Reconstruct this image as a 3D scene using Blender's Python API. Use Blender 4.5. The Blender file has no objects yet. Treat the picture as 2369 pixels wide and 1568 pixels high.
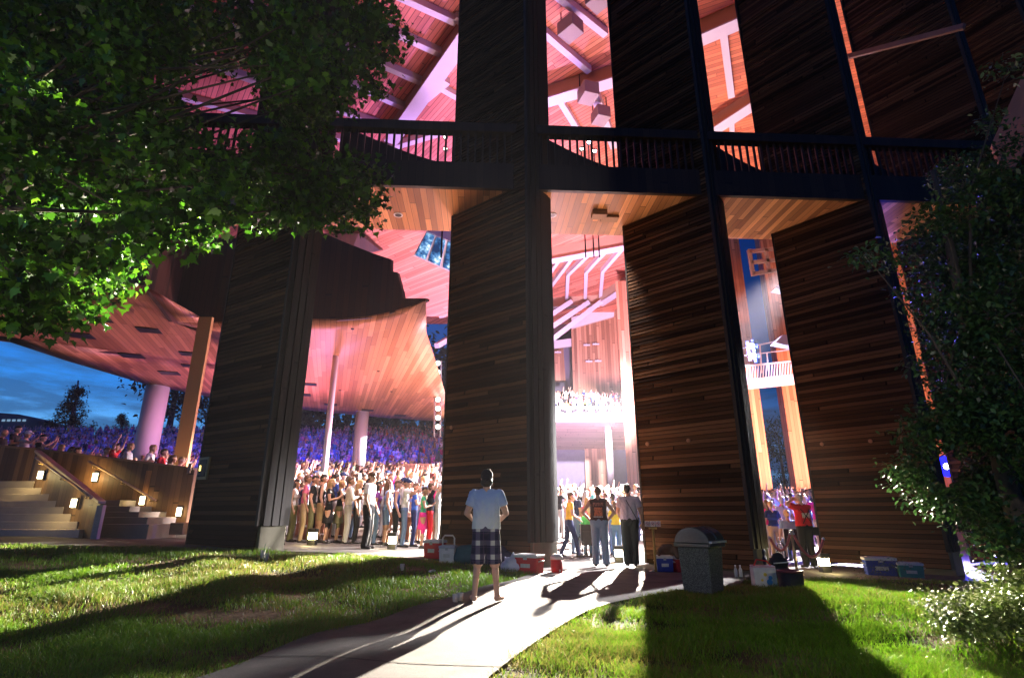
import bpy, bmesh, math, random
import numpy as np
from mathutils import Vector, Matrix, Euler
from mathutils.bvhtree import BVHTree

# ------------------------------------------------------------------ camera, sky, exposure, lights
SC = bpy.context.scene
COL = SC.collection
rad = math.radians
PITCH = rad(17.5); CAMH = 1.2; FPX = 1275.0
cam = bpy.data.cameras.new('camera'); camo = bpy.data.objects.new('camera', cam); COL.objects.link(camo)
camo.location = (0, 0, CAMH); camo.rotation_euler = (rad(90) + PITCH, 0, 0)
cam.sensor_width = 36.0; cam.lens = 36.0 * FPX / 2368.0; cam.clip_start = 0.05; cam.clip_end = 2000
SC.camera = camo
SC.view_settings.view_transform = 'Standard'
try: SC.view_settings.look = 'None'
except Exception: pass
SC.view_settings.exposure = 0.0; SC.view_settings.gamma = 1.0
SC.cycles.use_denoising = True
SC.cycles.max_bounces = 5; SC.cycles.diffuse_bounces = 3; SC.cycles.glossy_bounces = 2
SC.cycles.transmission_bounces = 4; SC.cycles.transparent_max_bounces = 6
SC.cycles.sample_clamp_indirect = 6.0
SC.cycles.caustics_reflective = False; SC.cycles.caustics_refractive = False

def nd(nt, typ, **kw):
    n = nt.nodes.new(typ)
    for k, v in kw.items():
        if k.startswith('i_'):
            key = k[2:]
            key = int(key) if key.isdigit() else key
            s = n.inputs[key]
            if isinstance(v, bpy.types.NodeSocket): nt.links.new(v, s)
            else: s.default_value = v
        else: setattr(n, k, v)
    return n
def mth(nt, op, a, b=None, c=None, clamp=False):
    n = nt.nodes.new('ShaderNodeMath'); n.operation = op; n.use_clamp = clamp
    for i, v in enumerate((a, b, c)):
        if v is None: continue
        if isinstance(v, bpy.types.NodeSocket): nt.links.new(v, n.inputs[i])
        else: n.inputs[i].default_value = v
    return n.outputs[0]
def mix(nt, f, a, b, blend='MIX'):
    n = nt.nodes.new('ShaderNodeMix'); n.data_type = 'RGBA'; n.blend_type = blend
    for s, v in ((n.inputs[0], f), (n.inputs[6], a), (n.inputs[7], b)):
        if isinstance(v, bpy.types.NodeSocket): nt.links.new(v, s)
        else: s.default_value = v if not isinstance(v, tuple) or len(v) == 4 else (*v, 1)
    return n.outputs[2]
def ramp(nt, fac, stops, interp='LINEAR'):
    n = nt.nodes.new('ShaderNodeValToRGB'); cr = n.color_ramp; cr.interpolation = interp
    while len(cr.elements) < len(stops): cr.elements.new(0.5)
    for e, (p, c) in zip(cr.elements, stops):
        e.position = p; e.color = (*c, 1) if len(c) == 3 else c
    nt.links.new(fac, n.inputs[0]); return n.outputs[0]

# dusk sky: blue gradient, brighter towards the horizon on the left, streaks of cloud
W = bpy.data.worlds.new('World'); SC.world = W; W.use_nodes = True
nt = W.node_tree; nt.nodes.clear()
tc = nd(nt, 'ShaderNodeTexCoord')
sep = nd(nt, 'ShaderNodeSeparateXYZ', i_0=tc.outputs['Generated'])
z = sep.outputs[2]
grad = ramp(nt, z, [(0.0, (0.08, 0.26, 0.52)), (0.08, (0.15, 0.45, 0.80)), (0.17, (0.025, 0.20, 0.62)), (0.30, (0.006, 0.075, 0.36)), (0.5, (0.002, 0.03, 0.2)), (1.0, (0.001, 0.008, 0.06))])
mp = nd(nt, 'ShaderNodeMapping', i_0=tc.outputs['Generated']); mp.inputs['Scale'].default_value = (3.2, 3.2, 17)
ns = nd(nt, 'ShaderNodeTexNoise', i_Vector=mp.outputs[0], i_Scale=2.3, i_Detail=7.0, i_Roughness=0.58)
cl = ramp(nt, ns.outputs[0], [(0.40, (0, 0, 0)), (0.56, (1, 1, 1))])
cmask = mth(nt, 'MULTIPLY', cl, ramp(nt, z, [(0.0, (1, 1, 1)), (0.22, (0.75, 0.75, 0.75)), (0.4, (0, 0, 0))]))
g2 = mix(nt, cmask, grad, (0.022, 0.085, 0.22, 1))
# the glow of the set sun is on the left: the right of the sky is deeper
side = ramp(nt, mth(nt, 'ADD', mth(nt, 'MULTIPLY', sep.outputs[0], 0.5), 0.5), [(0.18, (1, 1, 1)), (0.62, (0.30, 0.30, 0.34))])
g3 = mix(nt, 1.0, g2, side, 'MULTIPLY')
below = mth(nt, 'GREATER_THAN', z, -0.01)
g4 = mix(nt, below, (0.002, 0.004, 0.008, 1), g3)
bg = nd(nt, 'ShaderNodeBackground', i_0=g4, i_1=1.5)
nt.links.new(bg.outputs[0], nd(nt, 'ShaderNodeOutputWorld').inputs[0])

def aim(o, target):
    d = Vector(target) - Vector(o.location)
    o.rotation_euler = d.to_track_quat('-Z', 'Y').to_euler()
def spot(loc, target, power, color, angle, blend=0.3, size=0.15, name='stage_light_beam'):
    l = bpy.data.lights.new(name, 'SPOT'); l.energy = power; l.color = color
    l.spot_size = rad(angle); l.spot_blend = blend; l.shadow_soft_size = size
    o = bpy.data.objects.new(name, l); COL.objects.link(o); o.location = loc; aim(o, target); return o
def point(loc, power, color, size=0.1, name='lamp_glow'):
    l = bpy.data.lights.new(name, 'POINT'); l.energy = power; l.color = color; l.shadow_soft_size = size
    o = bpy.data.objects.new(name, l); COL.objects.link(o); o.location = loc; return o
def area(loc, target, power, color, sx, sy, name='wash_light', spread=180):
    l = bpy.data.lights.new(name, 'AREA'); l.energy = power; l.color = color; l.shape = 'RECTANGLE'; l.size = sx; l.size_y = sy; l.spread = rad(spread)
    o = bpy.data.objects.new(name, l); COL.objects.link(o); o.location = loc; aim(o, target); return o

# stage light that streams out through the bays (low, from behind and right)
spot((9.2, 40, 8.8), (-2.2, 12, 0), 860000, (1.0, 0.88, 0.74), 28, 0.25, 0.22)
spot((15.2, 41, 12.5), (4.1, 6.8, 0), 640000, (1.0, 0.92, 0.66), 5, 0.3, 0.22)
# follow light that bleaches the middle of the crowd
spot((13, 22, 12), (4.2, 27.5, 2), 1250000, (1.0, 0.93, 0.95), 46, 0.8, 0.3)
spot((10, 25, 9), (-3.4, 22.6, 2.0), 190000, (1.0, 0.86, 0.90), 31, 0.5, 0.3)
spot((14, 42, 14), (-7, 34, 4), 170000, (1.0, 0.84, 0.9), 40, 0.7, 0.3)
spot((9.5, 24, 7), (3.2, 18, 1), 100000, (1.0, 0.93, 0.95), 44, 0.8, 0.3)
spot((19, 27, 8), (9.5, 19, 1.5), 130000, (1.0, 0.95, 0.95), 40, 0.7, 0.3)
spot((10, 32, 14), (6.5, 52, 10), 150000, (0.97, 0.86, 1.0), 36, 0.8, 0.4)
spot((-2.6, 14.2, 9.2), (-4.2, 18.5, 0.5), 4600, (1.0, 0.78, 0.80), 80, 0.8, 0.12, 'downlight_beam')
spot((2.6, 14.4, 9.2), (3.0, 18.0, 0.0), 1200, (1.0, 0.85, 0.8), 70, 0.8, 0.12, 'downlight_beam')
# coloured washes on the roof
spot((2, 40, 6), (-9, 27, 24), 34000, (0.64, 0.36, 1.0), 80, 0.6, 0.8)
spot((11, 36, 8), (2, 24, 24), 5600, (0.95, 0.56, 0.85), 90, 0.6, 0.8)
spot((14, 34, 7), (11, 27, 24), 13000, (1.0, 0.60, 0.42), 90, 0.6, 0.8)
spot((6, 36, 6), (4, 55, 22), 50000, (0.92, 0.60, 1.0), 90, 0.6, 0.8)
# mezzanine underside
area((1.2, 25.5, 2.6), (-9, 24.5, 8), 2700, (1.0, 0.52, 0.66), 2.5, 2)
area((-10.5, 30, 3.2), (-16, 27, 8), 1200, (0.92, 0.34, 0.85), 2, 2)
# outer balcony soffit
spot((-2.2, 15.2, 0.6), (-2.6, 13.6, 9.4), 1500, (1.0, 0.50, 0.22), 44, 0.9, 0.3)  # warm uplights added out of sight behind the fins to light the soffit
spot((3.0, 15.6, 0.4), (3.0, 13.9, 9.4), 1500, (1.0, 0.52, 0.26), 44, 0.9, 0.3)
spot((7.6, 15.9, 0.3), (7.5, 14.2, 9.4), 1800, (1.0, 0.52, 0.28), 44, 0.9, 0.3)
spot((21, 30, 4), (29, 38, 10), 18000, (1.0, 0.5, 0.28), 80, 0.8, 0.5)
# blue beams on the lawn crowd
spot((-4, 34, 20), (-28, 52, 4), 62000, (0.05, 0.07, 1.0), 75, 0.8, 0.5)
spot((2, 38, 20), (-10, 52, 4), 14000, (0.09, 0.06, 1.0), 60, 0.8, 0.5)
# far side pillars
spot((20, 33, 2.5), (22.5, 47, 9), 52000, (1.0, 0.50, 0.44), 76, 0.8, 0.5)
# path lamp behind the camera
spot((-0.6, -8.5, 5.0), (1.7, 13, 0.3), 1150, (1.0, 0.84, 0.60), 50, 1.0, 0.12, 'path_lamp')
spot((-6.2, 0.8, 0.5), (-3.2, 7.0, 6.2), 480, (1.0, 0.95, 0.74), 84, 0.9, 0.1, 'tree_uplight')
point((3.6, 0.4, 2.7), 190, (1.0, 0.94, 0.84), 0.12, 'path_lamp')

# ------------------------------------------------------------------ picture geometry helpers (2368 x 1568 frame)
CT, ST = math.cos(PITCH), math.sin(PITCH)
def _ray(px, py):
    xc = (px - 1184.0) / FPX; yc = (784.0 - py) / FPX
    return Vector((xc, CT - yc * ST, ST + yc * CT))
def P(px, py, Y):
    d = _ray(px, py); return Vector((0, 0, CAMH)) + d * (Y / d.y)
def G(px, py, zz=0.0):
    d = _ray(px, py); return Vector((0, 0, CAMH)) + d * ((zz - CAMH) / d.z)

def sst(a, b, x):
    t = np.clip((x - a) / (b - a), 0, 1); return t * t * (3 - 2 * t)
def zp(x):
    return np.interp(x, [-40, -12, -4, 1.5, 10, 30], [0.62, 0.62, 0.37, 0.0, -0.16, -0.16])
def ground(x, y):
    x = np.asarray(x, float); y = np.asarray(y, float)
    zl = zp(x) * sst(4.5, 12.0, y)
    bump = 0.035 * np.sin(x * 1.3 + 0.7) * np.sin(y * 1.1 + x * .4) + 0.02 * np.sin(x * 3.1 + y * 2.3)
    mound = 0.22 * np.exp(-(((x - 4.6) / 1.5) ** 2 + ((y - 7.6) / 1.6) ** 2))
    lawn = sst(12.6, 11.4, y) if False else (1 - sst(11.0, 12.4, y))
    pathm = np.exp(-(((x - (0.35 + 0.22 * (y - 6))) / 1.6) ** 2) ** 2)
    zl = zl + lawn * (bump * (1 - pathm) + mound)
    rise = np.interp(y, [0, 16.4, 44, 80, 140], [0, 0, 2.7, 11.4, 13.0])
    rise_r = np.interp(y, [0, 16.4, 44, 80, 140], [0, 0, 1.3, 1.6, 1.6])
    k = sst(3.0, -3.0, x) if False else 1 - sst(-3.0, 3.0, x)
    return zl + rise * k + rise_r * (1 - k)
def gz(x, y): return float(ground(x, y))
# ------------------------------------------------------------------ mesh and material helpers
class MB:
    def __init__(s): s.v = []; s.f = []; s.m = []; s.sm = []
    def quad(s, a, b, c, d, m=0):
        i = len(s.v); s.v += [tuple(a), tuple(b), tuple(c), tuple(d)]; s.f.append((i, i + 1, i + 2, i + 3)); s.m.append(m); s.sm.append(False)
    def poly(s, pts, m=0):
        i = len(s.v); s.v += [tuple(p) for p in pts]; s.f.append(tuple(range(i, i + len(pts)))); s.m.append(m); s.sm.append(False)
    def prism(s, pts, vec, m=0):
        pts = [Vector(p) for p in pts]; vec = Vector(vec); n = len(pts); i = len(s.v)
        nrm = Vector((0, 0, 0))
        for k in range(n): nrm += pts[k].cross(pts[(k + 1) % n])
        if nrm.dot(vec) > 0: pts = pts[::-1]
        s.v += [tuple(p) for p in pts] + [tuple(p + vec) for p in pts]
        fs = [tuple(range(i, i + n)), tuple(reversed(range(i + n, i + 2 * n)))]
        for k in range(n):
            k2 = (k + 1) % n; fs.append((i + k, i + n + k, i + n + k2, i + k2))
        for f in fs: s.f.append(f); s.m.append(m); s.sm.append(False)
    def box(s, c, size, rot=0.0, m=0, ax=None):
        c = Vector(c); hx, hy, hz = size[0] / 2, size[1] / 2, size[2] / 2
        if ax is None:
            ax = (Vector((math.cos(rot), math.sin(rot), 0)), Vector((-math.sin(rot), math.cos(rot), 0)), Vector((0, 0, 1)))
        X, Y, Z = ax
        s.prism([c - X * hx - Y * hy - Z * hz, c + X * hx - Y * hy - Z * hz, c + X * hx + Y * hy - Z * hz, c - X * hx + Y * hy - Z * hz], Z * (2 * hz), m)
    def beam(s, a, b, w, h, m=0, up=(0, 0, 1)):
        a, b = Vector(a), Vector(b); d = (b - a).normalized(); up = Vector(up)
        sx = d.cross(up)
        if sx.length < 1e-4: sx = d.cross(Vector((1, 0, 0)))
        sx.normalize(); u = sx.cross(d)
        s.prism([a - sx * w / 2 - u * h / 2, a + sx * w / 2 - u * h / 2, a + sx * w / 2 + u * h / 2, a - sx * w / 2 + u * h / 2], b - a, m)
    def tube(s, pts, r, n=10, m=0, caps=True, smooth=True):
        pts = [Vector(p) for p in pts]; rs = r if isinstance(r, (list, tuple)) else [r] * len(pts)
        rings = []; prev = None
        for k, p in enumerate(pts):
            d = (pts[min(k + 1, len(pts) - 1)] - pts[max(k - 1, 0)])
            d = d.normalized() if d.length > 1e-9 else Vector((0, 0, 1))
            if prev is None:
                u = d.cross(Vector((0, 0, 1)));
                if u.length < 1e-3: u = d.cross(Vector((1, 0, 0)))
            else: u = prev - d * prev.dot(d)
            u.normalize(); prev = u; w = d.cross(u); i = len(s.v)
            s.v += [tuple(p + (u * math.cos(2 * math.pi * q / n) + w * math.sin(2 * math.pi * q / n)) * rs[k]) for q in range(n)]
            rings.append(i)
        for a, b in zip(rings, rings[1:]):
            for q in range(n):
                q2 = (q + 1) % n; s.f.append((a + q, a + q2, b + q2, b + q)); s.m.append(m); s.sm.append(smooth)
        if caps:
            s.f.append(tuple(reversed(range(rings[0], rings[0] + n)))); s.m.append(m); s.sm.append(False)
            s.f.append(tuple(range(rings[-1], rings[-1] + n))); s.m.append(m); s.sm.append(False)
    def lathe(s, prof, c=(0, 0, 0), n=20, m=0, smooth=True, sx=1.0, sy=1.0):
        c = Vector(c); rings = []
        for r, zz in prof:
            rings.append(len(s.v)); s.v += [tuple(c + Vector((r * sx * math.cos(2 * math.pi * q / n), r * sy * math.sin(2 * math.pi * q / n), zz))) for q in range(n)]
        for a, b in zip(rings, rings[1:]):
            for q in range(n):
                q2 = (q + 1) % n; s.f.append((a + q, a + q2, b + q2, b + q)); s.m.append(m); s.sm.append(smooth)
        s.f.append(tuple(reversed(range(rings[0], rings[0] + n)))); s.m.append(m); s.sm.append(False)
        s.f.append(tuple(range(rings[-1], rings[-1] + n))); s.m.append(m); s.sm.append(False)
    def ball(s, c, r, n=10, k=7, m=0):
        prof = [(max(1e-3, r * math.sin(math.pi * i / k)), -r * math.cos(math.pi * i / k)) for i in range(k + 1)]
        s.lathe(prof, c, n, m)
    def mesh(s, name, mats, off=(0, 0, 0), bevel=0.0):
        me = bpy.data.meshes.new(name); off = Vector(off)
        me.from_pydata([tuple(Vector(p) - off) for p in s.v], [], s.f)
        for mt in (mats if isinstance(mats, (list, tuple)) else [mats]): me.materials.append(mt)
        me.polygons.foreach_set('material_index', s.m); me.polygons.foreach_set('use_smooth', s.sm)
        if bevel > 0:
            bm = bmesh.new(); bm.from_mesh(me)
            bmesh.ops.remove_doubles(bm, verts=bm.verts, dist=1e-5)
            es = [e for e in bm.edges if len(e.link_faces) == 2 and e.calc_face_angle(0) > 0.6]
            bmesh.ops.bevel(bm, geom=es, offset=bevel, segments=2, affect='EDGES', profile=0.6)
            bm.to_mesh(me); bm.free()
        me.update(); return me
    def build(s, name, mats, parent=None, bevel=0.0, world=True):
        off = root_of(parent) if (parent is not None and world) else Vector((0, 0, 0))
        o = bpy.data.objects.new(name, s.mesh(name, mats, off, bevel)); COL.objects.link(o)
        if parent is not None: o.parent = parent
        return o
def root_of(o):
    v = Vector((0, 0, 0))
    while o is not None: v += o.location; o = o.parent
    return v
def tag(o, label=None, cat=None, group=None, kind=None):
    if label: o['label'] = label
    if cat: o['category'] = cat
    if group: o['group'] = group
    if kind: o['kind'] = kind
    return o
def empty(name, loc=(0, 0, 0), rz=0.0):
    o = bpy.data.objects.new(name, None); COL.objects.link(o); o.location = loc; o.rotation_euler = (0, 0, rz); o.empty_display_size = 0.2; return o
def kids(o): return [c for c in bpy.data.objects if c.parent == o]
def copy_tree(o, parent=None):
    c = o.copy(); COL.objects.link(c); c.parent = parent
    for ch in o.children: copy_tree(ch, c)
    return c
def link(name, me, parent=None):
    o = bpy.data.objects.new(name, me); COL.objects.link(o); o.parent = parent; return o

def newmat(name):
    m = bpy.data.materials.new(name); m.use_nodes = True; n = m.node_tree; n.nodes.clear()
    b = nd(n, 'ShaderNodeBsdfPrincipled'); n.links.new(b.outputs[0], nd(n, 'ShaderNodeOutputMaterial').inputs[0]); return m, n, b
def plain(name, col, rough=0.6, var=0.12, scale=14.0, metal=0.0, bump=0.0, spec=0.4):
    m, n, b = newmat(name)
    tcn = nd(n, 'ShaderNodeTexCoord')
    no = nd(n, 'ShaderNodeTexNoise', i_Vector=tcn.outputs['Object'], i_Scale=scale, i_Detail=4.0)
    f = mth(n, 'ADD', mth(n, 'MULTIPLY', no.outputs[0], 2 * var), 1 - var)
    c = mix(n, 1.0, (*col, 1), nd(n, 'ShaderNodeCombineColor', i_0=f, i_1=f, i_2=f).outputs[0], 'MULTIPLY')
    n.links.new(c, b.inputs['Base Color']); b.inputs['Roughness'].default_value = rough; b.inputs['Metallic'].default_value = metal
    b.inputs['Specular IOR Level'].default_value = spec
    if bump:
        bp = nd(n, 'ShaderNodeBump', i_Strength=bump, i_Distance=0.01, i_Height=no.outputs[0]); n.links.new(bp.outputs[0], b.inputs['Normal'])
    return m
def glow(name, col, strength):
    m = bpy.data.materials.new(name); m.use_nodes = True; n = m.node_tree; n.nodes.clear()
    e = nd(n, 'ShaderNodeEmission', i_0=(*col, 1), i_1=strength); n.links.new(e.outputs[0], nd(n, 'ShaderNodeOutputMaterial').inputs[0]); return m
def planks(name, across, along, w, col, var=0.35, length=3.0, gap=0.05, rough=0.55, grain=0.35, col2=None, gapdark=0.25, bump=0.3):
    m, n, b = newmat(name)
    ge = nd(n, 'ShaderNodeNewGeometry'); pos = ge.outputs['Position']
    def dot(v): return nd(n, 'ShaderNodeVectorMath', operation='DOT_PRODUCT', i_0=pos, i_1=tuple(v)).outputs['Value']
    u = mth(n, 'DIVIDE', dot(across), w); v = dot(along)
    idn = mth(n, 'FLOOR', u); fr = mth(n, 'FRACT', u)
    r0 = nd(n, 'ShaderNodeTexWhiteNoise', noise_dimensions='1D', i_W=idn).outputs[0]
    sg = mth(n, 'ADD', mth(n, 'DIVIDE', v, length), mth(n, 'MULTIPLY', r0, 7.0))
    seg = mth(n, 'FLOOR', sg)
    cv = nd(n, 'ShaderNodeCombineXYZ', i_0=idn, i_1=seg, i_2=0.0).outputs[0]
    wn = nd(n, 'ShaderNodeTexWhiteNoise', noise_dimensions='2D', i_Vector=cv)
    gv = nd(n, 'ShaderNodeCombineXYZ', i_0=mth(n, 'MULTIPLY', u, 7.0), i_1=mth(n, 'MULTIPLY', v, 0.9), i_2=mth(n, 'MULTIPLY', r0, 50.0)).outputs[0]
    gn = nd(n, 'ShaderNodeTexNoise', i_Vector=gv, i_Scale=1.0, i_Detail=5.0, i_Roughness=0.65).outputs[0]
    f = mth(n, 'MULTIPLY', mth(n, 'ADD', mth(n, 'MULTIPLY', wn.outputs[0], 2 * var), 1 - var), mth(n, 'ADD', mth(n, 'MULTIPLY', gn, 2 * grain), 1 - grain))
    base = mix(n, wn.outputs[0], (*col, 1), (*(col2 or col), 1))
    c = mix(n, 1.0, base, nd(n, 'ShaderNodeCombineColor', i_0=f, i_1=f, i_2=f).outputs[0], 'MULTIPLY')
    g = mth(n, 'LESS_THAN', fr, gap)
    ge2 = mth(n, 'LESS_THAN', mth(n, 'FRACT', sg), 0.006)
    g = mth(n, 'MAXIMUM', g, ge2)
    c = mix(n, g, c, mix(n, 1.0, c, (gapdark, gapdark, gapdark, 1), 'MULTIPLY'))
    n.links.new(c, b.inputs['Base Color'])
    n.links.new(mth(n, 'ADD', mth(n, 'MULTIPLY', gn, 0.3), rough - 0.15), b.inputs['Roughness'])
    b.inputs['Specular IOR Level'].default_value = 0.12 if rough > .7 else 0.35
    h = mth(n, 'SUBTRACT', mth(n, 'MULTIPLY', gn, 0.4), g)
    bp = nd(n, 'ShaderNodeBump', i_Strength=bump, i_Distance=0.01, i_Height=h); n.links.new(bp.outputs[0], b.inputs['Normal'])
    return m

M = {}
M['concrete'] = plain('concrete', (0.42, 0.38, 0.34), 0.85, 0.18, 3.0, bump=0.15)
M['plinth'] = plain('plinth_concrete', (0.13, 0.12, 0.085), 0.9, 0.2, 6.0, bump=0.3)
M['white_paint'] = plain('white_beam_paint', (0.66, 0.62, 0.66), 0.5, 0.06, 2.0)
M['tan_paint'] = plain('tan_paint', (0.52, 0.34, 0.22), 0.6, 0.06, 2.0)
M['black'] = plain('black_plastic', (0.015, 0.015, 0.017), 0.45, 0.2)
M['dark_metal'] = plain('dark_metal', (0.03, 0.03, 0.032), 0.4, 0.2, metal=0.6)
M['steel'] = plain('steel', (0.55, 0.55, 0.56), 0.3, 0.1, metal=0.9)
M['brass'] = plain('brass', (0.62, 0.42, 0.18), 0.35, 0.1, metal=0.8)
M['column'] = plain('column_paint', (0.62, 0.58, 0.60), 0.6, 0.05, 1.5)
M['dirt'] = plain('dirt', (0.16, 0.10, 0.06), 0.95, 0.3, 8.0, bump=0.4)
# ------------------------------------------------------------------ ground, path, plaza
def grid_mesh(name, x0, x1, y0, y1, step, zf, mat, dz=0.0, kind='structure'):
    nx = int(round((x1 - x0) / step)) + 1; ny = int(round((y1 - y0) / step)) + 1
    xs = np.linspace(x0, x1, nx); ys = np.linspace(y0, y1, ny)
    X, Y = np.meshgrid(xs, ys); Z = zf(X, Y) + dz
    co = np.stack([X, Y, Z], -1).reshape(-1, 3)
    idx = np.arange(nx * ny).reshape(ny, nx)
    q = np.stack([idx[:-1, :-1], idx[:-1, 1:], idx[1:, 1:], idx[1:, :-1]], -1).reshape(-1, 4)
    me = bpy.data.meshes.new(name); me.from_pydata(co.tolist(), [], q.tolist()); me.materials.append(mat)
    me.polygons.foreach_set('use_smooth', [True] * len(me.polygons)); me.update()
    o = link(name, me); tag(o, kind=kind); return o
def soil_mat():
    m, n, b = newmat('lawn_soil')
    ge = nd(n, 'ShaderNodeNewGeometry')
    n1 = nd(n, 'ShaderNodeTexNoise', i_Vector=ge.outputs['Position'], i_Scale=0.9, i_Detail=5.0).outputs[0]
    n2 = nd(n, 'ShaderNodeTexNoise', i_Vector=ge.outputs['Position'], i_Scale=26.0, i_Detail=3.0).outputs[0]
    c = ramp(n, n1, [(0.36, (0.02, 0.035, 0.008)), (0.5, (0.10, 0.07, 0.035)), (0.66, (0.26, 0.18, 0.11))])
    f = mth(n, 'ADD', mth(n, 'MULTIPLY', n2, 1.0), 0.4)
    c = mix(n, 1.0, c, nd(n, 'ShaderNodeCombineColor', i_0=f, i_1=f, i_2=f).outputs[0], 'MULTIPLY')
    n.links.new(c, b.inputs['Base Color']); b.inputs['Roughness'].default_value = 0.95; b.inputs['Specular IOR Level'].default_value = 0.1
    bp = nd(n, 'ShaderNodeBump', i_Strength=0.6, i_Distance=0.03, i_Height=n2); n.links.new(bp.outputs[0], b.inputs['Normal'])
    return m
M['soil'] = soil_mat()
grid_mesh('lawn_ground', -24, 18, -12, 13.0, 0.15, ground, M['soil'])
grid_mesh('terrain', -140, 140, 12.9, 220, 1.0, ground, plain('seating_floor', (0.10, 0.075, 0.06), 0.9, 0.3, 2.0), dz=-0.06)

def concrete_mat():
    m, n, b = newmat('path_concrete')
    ge = nd(n, 'ShaderNodeNewGeometry')
    n1 = nd(n, 'ShaderNodeTexNoise', i_Vector=ge.outputs['Position'], i_Scale=1.6, i_Detail=6.0, i_Roughness=0.65).outputs[0]
    n2 = nd(n, 'ShaderNodeTexNoise', i_Vector=ge.outputs['Position'], i_Scale=70.0, i_Detail=2.0).outputs[0]
    c = ramp(n, n1, [(0.28, (0.050, 0.047, 0.043)), (0.44, (0.098, 0.091, 0.081)), (0.6, (0.125, 0.116, 0.104)), (0.8, (0.155, 0.145, 0.131))])
    f = mth(n, 'ADD', mth(n, 'MULTIPLY', n2, 0.5), 0.75)
    c = mix(n, 1.0, c, nd(n, 'ShaderNodeCombineColor', i_0=f, i_1=f, i_2=f).outputs[0], 'MULTIPLY')
    n.links.new(c, b.inputs['Base Color']); b.inputs['Roughness'].default_value = 0.85; b.inputs['Specular IOR Level'].default_value = 0.2
    bp = nd(n, 'ShaderNodeBump', i_Strength=0.25, i_Distance=0.01, i_Height=n2); n.links.new(bp.outputs[0], b.inputs['Normal'])
    return m
M['path'] = concrete_mat()
# path edges (left, right) down from the men to the camera
PL = [G(1283, 1323), G(1225, 1343), G(1152, 1366), G(1026, 1402), G(925, 1428), G(792, 1466), G(592, 1534), G(300, 1640)]
PR = [G(1740, 1322), G(1700, 1352), G(1564, 1373), G(1443, 1393), G(1368, 1418), G(1303, 1453), G(1184, 1533), G(1000, 1690)]
def curve_at(pts, t):
    k = t * (len(pts) - 1); i = min(int(k), len(pts) - 2); f = k - i
    p0 = pts[max(i - 1, 0)]; p1 = pts[i]; p2 = pts[i + 1]; p3 = pts[min(i + 2, len(pts) - 1)]
    return 0.5 * ((2 * p1) + (p2 - p0) * f + (2 * p0 - 5 * p1 + 4 * p2 - p3) * f * f + (3 * p1 - p0 - 3 * p2 + p3) * f ** 3)
def path_z(x, y): return gz(x, y) + 0.035
mb = MB(); NS = 90; NW = 16; base = []
for i in range(NS + 1):
    a, b = curve_at(PL, i / NS), curve_at(PR, i / NS)
    for j in range(NW + 1):
        p = a.lerp(b, j / NW); mb.v.append((p.x, p.y, path_z(p.x, p.y)))
for i in range(NS):
    for j in range(NW):
        k = i * (NW + 1) + j; mb.f.append((k, k + NW + 1, k + NW + 2, k + 1)); mb.m.append(0); mb.sm.append(True)
tag(mb.build('path', M['path']), kind='structure')
# joints in the path slab, thin dark strips
mb = MB()
for t in (0.135, 0.56, 0.86):
    a, b = curve_at(PL, t), curve_at(PR, min(1, t + 0.02))
    for j in range(12):
        p, q = a.lerp(b, j / 12), a.lerp(b, (j + 1) / 12); w = Vector((0, 0.011, 0)); 
        p = Vector((p.x, p.y, path_z(p.x, p.y) + 0.004)); q = Vector((q.x, q.y, path_z(q.x, q.y) + 0.004))
        mb.quad(p - w, q - w, q + w, p + w)
tag(mb.build('path_joints', plain('joint_filler', (0.035, 0.03, 0.026), 0.95)), kind='structure')
def plaza_edge(x): return np.interp(x, [-20, -12, -6, -3, -1.0, 0.8, 1.5, 7.2, 20], [11.6, 11.9, 12.6, 12.75, 12.6, 12.0, 10.9, 12.2, 12.6])
nx = 130; mb = MB(); xs = np.linspace(-19, 14, nx); ny = 24
for j in range(ny):
    for x in xs:
        y0 = float(plaza_edge(x)); y = y0 + (17.0 - y0) * j / (ny - 1); mb.v.append((x, y, gz(x, max(y, 12.3)) * 1 + 0.022 if y < 16.4 else gz(x, y) + 0.022))
for j in range(ny - 1):
    for i in range(nx - 1):
        k = j * nx + i; mb.f.append((k, k + 1, k + nx + 1, k + nx)); mb.m.append(0); mb.sm.append(True)
# the slab's front edge
for i in range(nx - 1):
    a = Vector(mb.v[i]); b = Vector(mb.v[i + 1]); mb.quad(a + Vector((0, 0, -.2)), b + Vector((0, 0, -.2)), b, a)
tag(mb.build('plaza_pavement', M['path']), kind='structure')

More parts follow.
